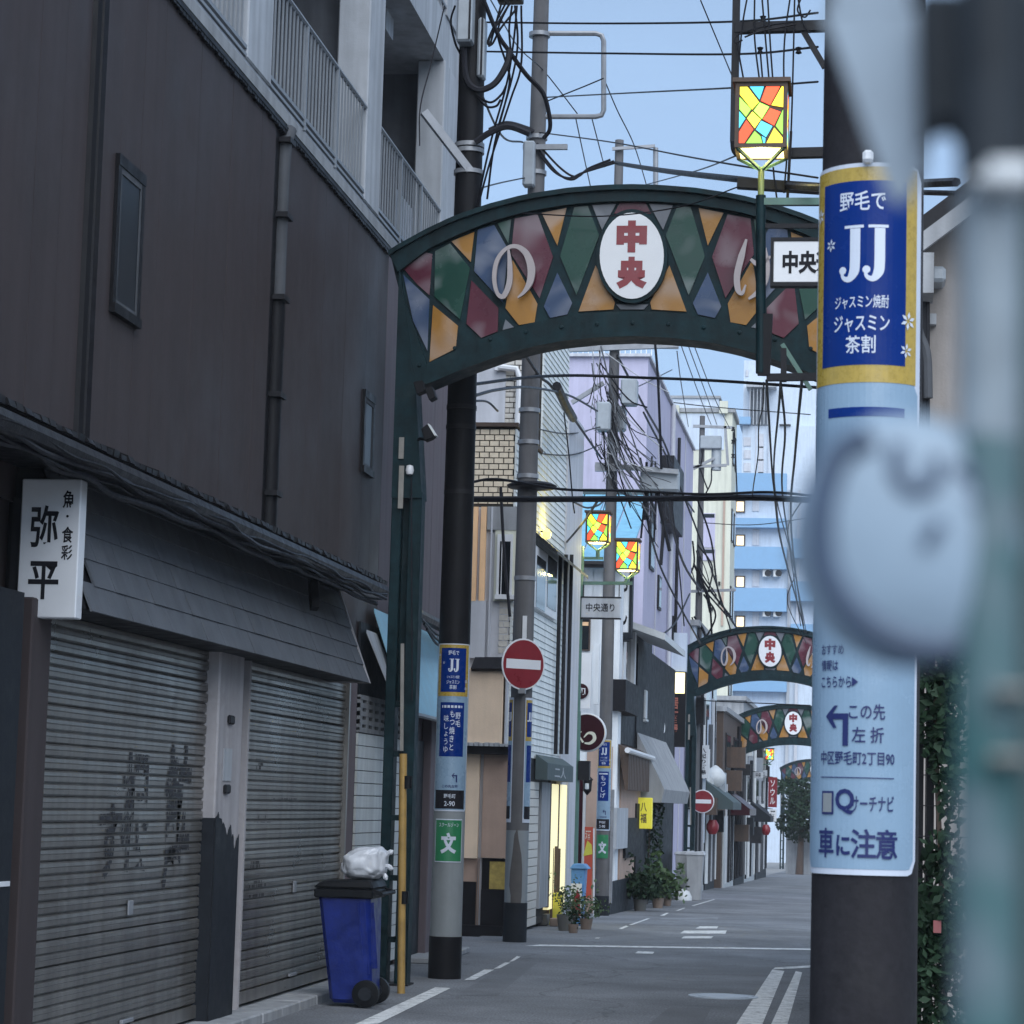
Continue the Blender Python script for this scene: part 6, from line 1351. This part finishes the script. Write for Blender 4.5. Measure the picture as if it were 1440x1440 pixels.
# far apartment block with blue balcony bands
GY = 200.
gb = thing('far_apartments', 'far pale blue apartment block with sky blue balcony bands and air conditioners', 'building', (Xy(1065, GY), GY, gz(GY)))
def gf(name, x0, x1, yt, yb, m, d=.1, parent=None, Y=GY): a, c = P(x0, yb, Y), P(x1, yt, Y); return MB().box(a.x, Y-d, a.z, c.x, Y+.05, c.z).build(name, m, parent or gb)
a, c = P(1022, 1143, GY), P(1230, 690, GY); B('wall', gb, 'whiteb', a.x, GY, gz(GY)-1, c.x, GY+14, c.z)
for (yt, yb) in ((668, 695), (731, 743), (771, 801), (829, 860), (887, 915), (945, 972), (1002, 1028)): gf('balcony_band', 1024, 1107, yt, yb, 'skyband', 1.0)
for py in (713, 761, 819, 875, 935): 
    ww = gf('window', 1034, 1048, py-9, py+8, 'brownw', .15); gf('pane', 1036, 1046, py-7, py+6, litmat('lit_window', (1, .78, .45), .8 if py != 875 else .5), .18, ww)
    if py > 780:
        for px in (1078, 1093):
            u = gf('air_conditioner', px-5, px+5, py-19, py-7, 'acw', .8); q = P(px+2, py-13, GY-.8); MB().lathe(q, [(0, -.02), (.26, -.02), (.26, .02), (0, .02)], 14, 'y').build('fan', 'dark', u)
    gf('door', 1058, 1068, py-16, py+6, 'greyp', .08)
gf('pipe', 1108, 1110, 690, 1100, 'concl', .3); gf('pipe', 1028, 1030, 700, 1100, 'greyp', .3); gf('pipe', 1120, 1122, 690, 1100, 'greyp', .3)
for py in (760, 820, 880): gf('balcony_band', 1112, 1200, py, py+26, 'skyband', 1.0)
# still farther tower
TY = 260.; tw = thing('far_tower', 'pale blue tower block with roof plant rising behind the blue balconies', 'building', (Xy(1080, TY), TY, gz(TY)))
def tf(name, x0, x1, yt, yb, m, d=.1, Y=TY, parent=None): a, c = P(x0, yb, Y), P(x1, yt, Y); return MB().box(a.x, Y-d, a.z, c.x, Y+8, c.z).build(name, m, parent or tw)
tf('body', 1034, 1240, 600, 1180, 'whiteb', 0); tf('upper', 1044, 1240, 505, 600, 'whiteb', -1); tf('roof_box', 1040, 1056, 588, 598, 'skyband', 1); tf('sill', 1096, 1112, 597, 599, 'dark', .3)
for k in range(6): tf('column', 1054+k*5, 1056+k*5, 548, 598, 'concl', .6)
tf('ledge', 1050, 1092, 540, 546, 'concl', 1)
for k in range(5):
    ww = tf('window', 1046, 1056, 615+k*18, 627+k*18, 'greyp', .1); tf('window', 1066, 1074, 610+k*18, 630+k*18, 'greyp', .1)
tf('oval_mark', 1048, 1052, 518, 527, 'greyp', -.9); tf('pipe', 1080, 1081, 600, 690, 'greyp', .3); tf('seam', 1062, 1062.6, 600, 690, 'greyp', .12)
simple('far_block', 'pale block left of the far tower behind the lavender building', 150, 165, Xy(1000, 150), 950, 560, 'whiteb', x0=Xy(900, 150), storeys=8)
for i, (px, yt, yb, Y, m_, lb_) in enumerate(((1003, 985, 1045, 74, 'wood', 'dark upright shop sign past the white lantern'), (1017, 1040, 1110, 82, 'stain', 'tall black upright sign on the brown house'), (1024, 1095, 1160, 86, 'signw', 'white upright sign low on the brown house'), (1035, 1060, 1130, 94, 'dark', 'dark grey upright sign on the grey house'), (1044, 1080, 1170, 98, 'whiteb', 'tall pale upright sign on the grey house'), (1052, 1110, 1150, 106, 'maroon', 'dark red upright sign near the far lantern post'), (1072, 1150, 1200, 110, 'concl', 'pale upright sign low on the grey house'))):
    a, c = P(px-4, yb, Y), P(px+4, yt, Y); t = thing('shop_sign', lb_, 'sign', (a.x, Y, a.z)); MB().box(a.x, Y, a.z, c.x, Y+.15, c.z).build('sign_box', m_, t); MB().bar((a.x, Y+.07, c.z-.05), (a.x-.5, Y+.07, c.z-.05), .04).build('bracket', 'dark', t)
for i, (Y, px, m_, lb_) in enumerate(((70, 992, 'awgreen', 'dark green shop awning on the white row house'), (80, 1010, 'maroon', 'dark red shop awning on the brown row house'), (97, 1038, 'stain', 'black shop awning on the grey row house'),)):
    z_ = gz(Y)+2.4; t = thing('shop_awning', lb_, 'awning', (-4.3, Y, z_)); MB().prism([(-4.45, Y, z_+.6), (-3.65, Y, z_), (-3.65, Y, z_-.2), (-4.45, Y, z_-.2)], (0, 4.5, 0)).build('awning_cover', m_, t)
# dark tree and pale wall closing the alley
TRY = 126.; tr = thing('tree', 'dark bushy tree closing the far end of the alley', 'tree', P(1124, 1232, TRY)); g = P(1124, 1232, TRY)
MB().tube([(g.x, TRY, gz(TRY)), (g.x+.1, TRY, gz(TRY)+3)], .2, 8, .1).build('trunk', 'brownw', tr)
b = MB()
for k in range(20): b.leaves((g.x+R.uniform(-.75, 1.3), TRY+R.uniform(-1, 1), Zy(1124, 1138, TRY)+R.uniform(-1.2, 1.25)), (.6, .6, .5), 190, .24)
b.build('crown', 'leafd', tr, fix=False)
tag(MB().box(Xy(1106, 127.5), 127.5, gz(127.5)-.2, Xy(1160, 127.5), 127.8, Zy(1120, 1160, 127.5)).build('garden_wall', 'conc'), 'pale plain wall under the dark tree at the alley end', 'wall')
# far signs and lanterns
def board(px0, px1, yt, yb, Y, m, label, s=None, tm='ink', vertical=True, d=.12, name='shop_sign'):
    a, c = P(px0, yb, Y), P(px1, yt, Y); t = thing(name, label, 'sign', ((a.x+c.x)/2, Y, a.z)); MB().box(a.x, Y, a.z, c.x, Y+d, c.z).build('sign_box', m, t)
    if s: words(s, ((a.x+c.x)/2, Y, (a.z+c.z)/2), XR, ZU, tm, t, w=(c.x-a.x)*.6, h=(c.z-a.z)*.8, bold=.02, vertical=vertical)
    MB().bar(((a.x+c.x)/2, Y+.05, c.z), (a.x-.3, Y+.05, c.z+.05), .03).build('bracket', 'dark', t); return t
board(979, 997, 1048, 1094, 68, 'signw', 'white upright sign with small black characters past the second arch post', '八起の酒場')
board(1080, 1093, 1093, 1135, 100, 'red', 'red upright sign with white letters far down the alley', 'ソウル', 'signw')
board(1081, 1092, 1138, 1155, 100, 'signw', 'small white square sign below the red upright sign', '酒', 'ink')
board(1060, 1073, 1086, 1094, 96, 'concl', 'pale street board under the far yellow lanterns', '中央', 'ink', False)
board(980, 992, 1095, 1185, 68.2, 'whiteb', 'plain bluish white panel under the upright white sign', None)
wl2 = MB().lathe(P(1006, 1092, 72), [(0, -.3), (.16, -.28), (.29, -.12), (.29, .05), (.18, .2), (.05, .3), (0, .32)], 20).build('white_lantern', 'acw', smooth=True); tag(wl2, 'big white pear shaped paper lantern past the second arch', 'lantern')
for (px, py, Y, lb_) in ((1002, 1163, 70, 'small red paper lantern left of the alley centre'), (1077, 1167, 96, 'red paper lantern pair far along the alley')):
    tag(MB().lathe(P(px, py, Y), [(0, -.2), (.1, -.19), (.17, -.06), (.17, .06), (.1, .19), (0, .2)], 16).build('red_lantern', 'red', smooth=True), lb_, 'lantern')
ne = thing('no_entry_sign', 'small far no entry sign below the white upright sign', 'road sign', P(988, 1127, 66)); cc = P(988, 1127, 66)
MB().lathe(cc, [(0, -.012), (.29, -.012), (.30, 0), (.30, .012), (0, .012)], 28, 'y').build('sign_plate', 'signw', ne); MB().lathe(cc+Vector((0, -.015, 0)), [(0, -.004), (.275, -.004), (.275, 0), (0, 0)], 28, 'y').build('red_face', 'red', ne)
MB().box(cc.x-.22, cc.y-.026, cc.z-.05, cc.x+.22, cc.y-.02, cc.z+.05).build('white_bar', 'signw', ne); MB().tube([(cc.x, cc.y+.04, gz(66)), (cc.x, cc.y+.04, cc.z+.3)], .03, 8).build('sign_post', 'steel', ne)

# ------------------------------------------------------------------ house, fence and ivy at the right edge
hs = thing('house', 'beige gabled house at the right edge behind the advert pole', 'house', (3, 16, 0))
hx = Xy(1287, 16); hz0 = Zy(1290, 345, 16); gx = Xy(1287, 16)
hz1 = hz0+2.6
MB().prism([(hx, 16, 0), (7, 16, 0), (7, 16, hz0), ((hx+7)/2, 16, hz1), (hx, 16, hz0)], (0, 12, 0)).build('wall', 'housew', hs)
ev = P(1281, 335, 15.6); sl = (hz1-hz0)/((7-hx)/2)
b = MB(); b.prism([(ev.x, 15.6, ev.z-.02), (ev.x, 15.6, ev.z+.09), ((hx+7)/2, 15.6, ev.z+.09+sl*((hx+7)/2-ev.x)), ((hx+7)/2, 15.6, ev.z-.02+sl*((hx+7)/2-ev.x))], (0, 12.6, 0)); b.build('roof', 'dark', hs)
b = MB(); b.prism([(ev.x+.0, 15.57, ev.z-.14), (ev.x, 15.57, ev.z-.02), ((hx+7)/2, 15.57, ev.z-.02+sl*((hx+7)/2-ev.x)), ((hx+7)/2, 15.57, ev.z-.14+sl*((hx+7)/2-ev.x))], (0, .05, 0)); b.build('bargeboard', 'conc', hs)
B('eave_return', hs, 'conc', ev.x, 15.55, ev.z-.35, ev.x+.14, 15.9, ev.z-.1)
for (px, r_) in ((1291, .035), (1297, .03), (1303, .02)): MB().tube([P(px, 400, 15.85), P(px+1, 1250, 15.85)], r_, 8).build('downpipe', 'dark', hs)
MB().tube(spline([P(1284, 440, 15.8), P(1293, 470, 15.8), P(1303, 500, 15.8), P(1305, 560, 15.8)], 5), .03, 8).build('conduit', 'pipeg', hs)
a, c = P(1309, 398, 15.8), P(1330, 376, 15.8); B('meter', hs, 'tank', a.x, 15.75, a.z, c.x, 16, c.z, bevel=.02)
a, c = P(1304, 455, 15.9), P(1317, 440, 15.9); B('vent', hs, 'conc', a.x, 15.92, a.z, c.x, 16, c.z)
MB().tube([P(1285, 280, 15.9), P(1287, 312, 15.9)], .02, 6).build('antenna', 'steel', hs); MB().tube([P(1293, 290, 15.9), P(1294, 308, 15.9)], .02, 6).build('antenna', 'steel', hs)
fn = thing('wire_fence', 'dark mesh fence overgrown with climber at the right edge', 'fence', (.6, 12, 0))
FYN = 12.0; b = MB(); x = Xy(1286, FYN)
x_end = x+1.6
while x < x_end: b.bar((x, FYN, 0), (x, FYN, Zy(1300, 930, FYN)), .005); x += .05
z = .1
while z < Zy(1300, 930, FYN): b.bar((Xy(1286, FYN), FYN, z), (x_end, FYN, z), .005); z += .14
stuff(b.build('mesh_wires', 'dark', fn, fix=False))
for px in (1293, 1308, 1420): MB().bar((Xy(px, FYN), FYN+.02, 0), (Xy(px, FYN), FYN+.02, Zy(px, 925, FYN)), .035).build('fence_post', 'black', fn)
MB().box(Xy(1284, 14.5), 14.5, 0, Xy(1480, 14.5), 14.6, 2.4).build('back_wall', 'housew', fn)
iv2 = thing('climber', 'green climbing plant on the mesh fence right of the advert pole', 'plant', (.6, 11.9, 0))
b = MB(); 
for (px, py, ex, n) in ((1318, 985, (.12, .1, .28), 500), (1335, 1050, (.10, .1, .25), 260), (1340, 940, (.08, .1, .16), 160), (1325, 1270, (.16, .15, .24), 420), (1318, 1380, (.2, .15, .36), 1000), (1325, 1200, (.10, .1, .12), 90), (1336, 1130, (.05, .1, .3), 120), (1310, 1330, (.12, .12, .25), 300)):
    b.leaves(P(px, py, 11.85), ex, n, .055)
b.build('foliage', 'leafd', iv2, fix=False)
MB().tube(spline([P(1330, 1440, 11.9), P(1322, 1200, 11.9), P(1315, 1000, 11.9), P(1325, 930, 11.9)], 6), .012, 6).build('stem', 'brownw', iv2)
tag(MB().box(Xy(1314, 11.7), 11.7, Zy(1320, 1312, 11.7), Xy(1325, 11.7), 11.75, Zy(1320, 1295, 11.7)).build('red_tag', mat('dull_tag', (.2, .06, .06), .7, .1, 9)), 'small dull red tag among the leaves on the fence', 'tag')

# ------------------------------------------------------------------ out-of-focus things close to the lens
FY_ = .30
def PF(x, y, dy=0): return P(x, y, FY_)+Vector((0, dy, 0))
fp = thing('foreground_post', 'blurred blue green post filling the right edge close to the camera', 'post', (Xy(1400, FY_), FY_+.02, 0))
xa, xb = PF(1347, 700).x, PF(1438, 700).x; rr = (xb-xa)/2
M['pale_post'] = mat('pale_post', (.20, .24, .27), .55, .35, 60)
MB().tube([(xa+rr, FY_+rr, PF(1400, 610).z), (xa+rr, FY_+rr, PF(1400, 262).z)], rr, 24).build('post_sleeve', 'pale_post', fp, smooth=True)
MB().tube([(xa+rr, FY_+rr, 0), (xa+rr, FY_+rr, PF(1400, 610).z)], rr, 24).build('post_lower', 'mottled_post', fp, smooth=True)
MB().tube([(xa+rr, FY_+rr, PF(1400, 262).z), (xa+rr, FY_+rr, 2.0)], rr*1.02, 24).build('post_upper', 'fdark', fp, smooth=True)
MB().prism([PF(1292, -60, .012), PF(1480, -60, .012), PF(1480, 240, .012), PF(1356, 240, .012), PF(1352, 140, .012), PF(1325, 135, .012), PF(1296, 165, .012)], (0, .006, 0)).build('post_flag', 'fdark', fp, bevel=.001)
MB().tube([(PF(1462, 700).x, FY_+.03, 0), (PF(1462, 700).x, FY_+.03, 2.0)], .0034, 16).build('rear_upright', 'fgreen', fp, smooth=True)
for (x0, x1, y0, y1, m) in ((1384, 1450, 240, 275, 'acw'), (1366, 1384, 256, 274, 'acw'), (1394, 1446, 968, 980, 'strip'), (1388, 1446, 1060, 1073, 'strip')):
    a, c = PF(x0, y1, -.004), PF(x1, y0, -.004); B('tape', fp, m, a.x, FY_-.006, a.z, c.x, FY_+.002, c.z, bevel=.0006)
og = thing('round_ornament', 'blurred pale round ornament with dark blue rings fixed to the foreground post', 'ornament', PF(1272, 752))
s = FY_/FPX; cc = PF(1274, 756, .004)
b = bmesh.new(); bmesh.ops.create_icosphere(b, subdivisions=4, radius=1)
for v in b.verts: v.co = Vector((v.co.x*164*s, v.co.y*55*s, v.co.z*182*s+(.0 if v.co.x > 0 else 0)))
me = bpy.data.meshes.new('ornament_body'); b.to_mesh(me); b.free(); me.materials.append(M['charm'])
for p in me.polygons: p.use_smooth = True
put('ornament_body', me, og, cc)
def mark2(pts, r_, m='charmd'):
    q = []
    for x, y in spline([Vector((x, y, 0)) for x, y in pts], 6) and [(v.x, v.y) for v in spline([Vector((x, y, 0)) for x, y in pts], 6)]:
        u, v = (x-1272)/150, (y-752)/172; d = math.sqrt(max(1-u*u-v*v, .02)); p = PF(x, y, .004-d*55*s); q.append(p)
    MB().tube(q, r_*s, 8).build('printed_ring', m, og, smooth=True)
mark2([(1225,612),(1180,640),(1156,715),(1162,800),(1205,865),(1268,902),(1335,908),(1385,885)], 24)
mark2([(1262,625),(1262,665),(1285,690),(1310,680),(1318,645)], 12); mark2([(1345,665),(1362,660),(1378,690),(1374,712)], 13); mark2([(1320,735),(1300,770)], 10); mark2([(1376,888),(1388,884)], 12)
rb = thing('hanging_ribbon', 'blurred white tapering ribbon hanging from above the camera frame', 'ribbon', PF(1240, -60))
MB().prism([PF(1152, -60, .02), PF(1300, -60, .02), PF(1318, 100, .02), PF(1306, 180, .02), PF(1272, 236, .02), PF(1250, 215, .02), PF(1206, 90, .02)], (0, .0015, 0)).build('ribbon_cloth', 'cloth', rb)
MB().bar(PF(1225, -60, .021), PF(1200, -700, .021), .01, .002).build('ribbon_strap', 'cloth', rb)

# ------------------------------------------------------------------ copies of the arch and of the lantern post farther down the street
for (cx, cy, Y, lb_) in ((1083, 916, AY*120/41, 'second street arch from the camera with two kana and white oval'), (1115.5, 1017, AY*120/30.6, 'third street arch seen small under the second one'), (1146, 1082, 160., 'farthest street arch just showing beside the advert pole')):
    o = P(cx, cy, Y); ref = A(889, 361); d = o-ref
    dup(arch, Vector(arch.location)+Vector((d.x, d.y, d.z)), lb_)
def far_lantern(px, py, Y, label):
    d = P(px, py, Y)-L1; dup(lp, Vector(lp.location)+d, label)
far_lantern(1067, 1054, 108, 'far lantern post with two glowing yellow lanterns under the third arch')

# ------------------------------------------------------------------ evening haze filling the street
hz = MB().box(-70, -30, -12, 70, 285, 40).build('haze', 'white'); hz['kind'] = 'stuff'; hz['label'] = 'thin evening haze in the air of the street'
hm = bpy.data.materials.new('haze_air'); hm.use_nodes = True; n = hm.node_tree.nodes; n.remove(n['Principled BSDF'])
vp = n.new('ShaderNodeVolumePrincipled'); vp.inputs['Color'].default_value = (.88, .93, 1, 1); vp.inputs['Density'].default_value = .00045
hm.node_tree.links.new(vp.outputs[0], n['Material Output'].inputs['Volume']); hz.data.materials.clear(); hz.data.materials.append(hm)
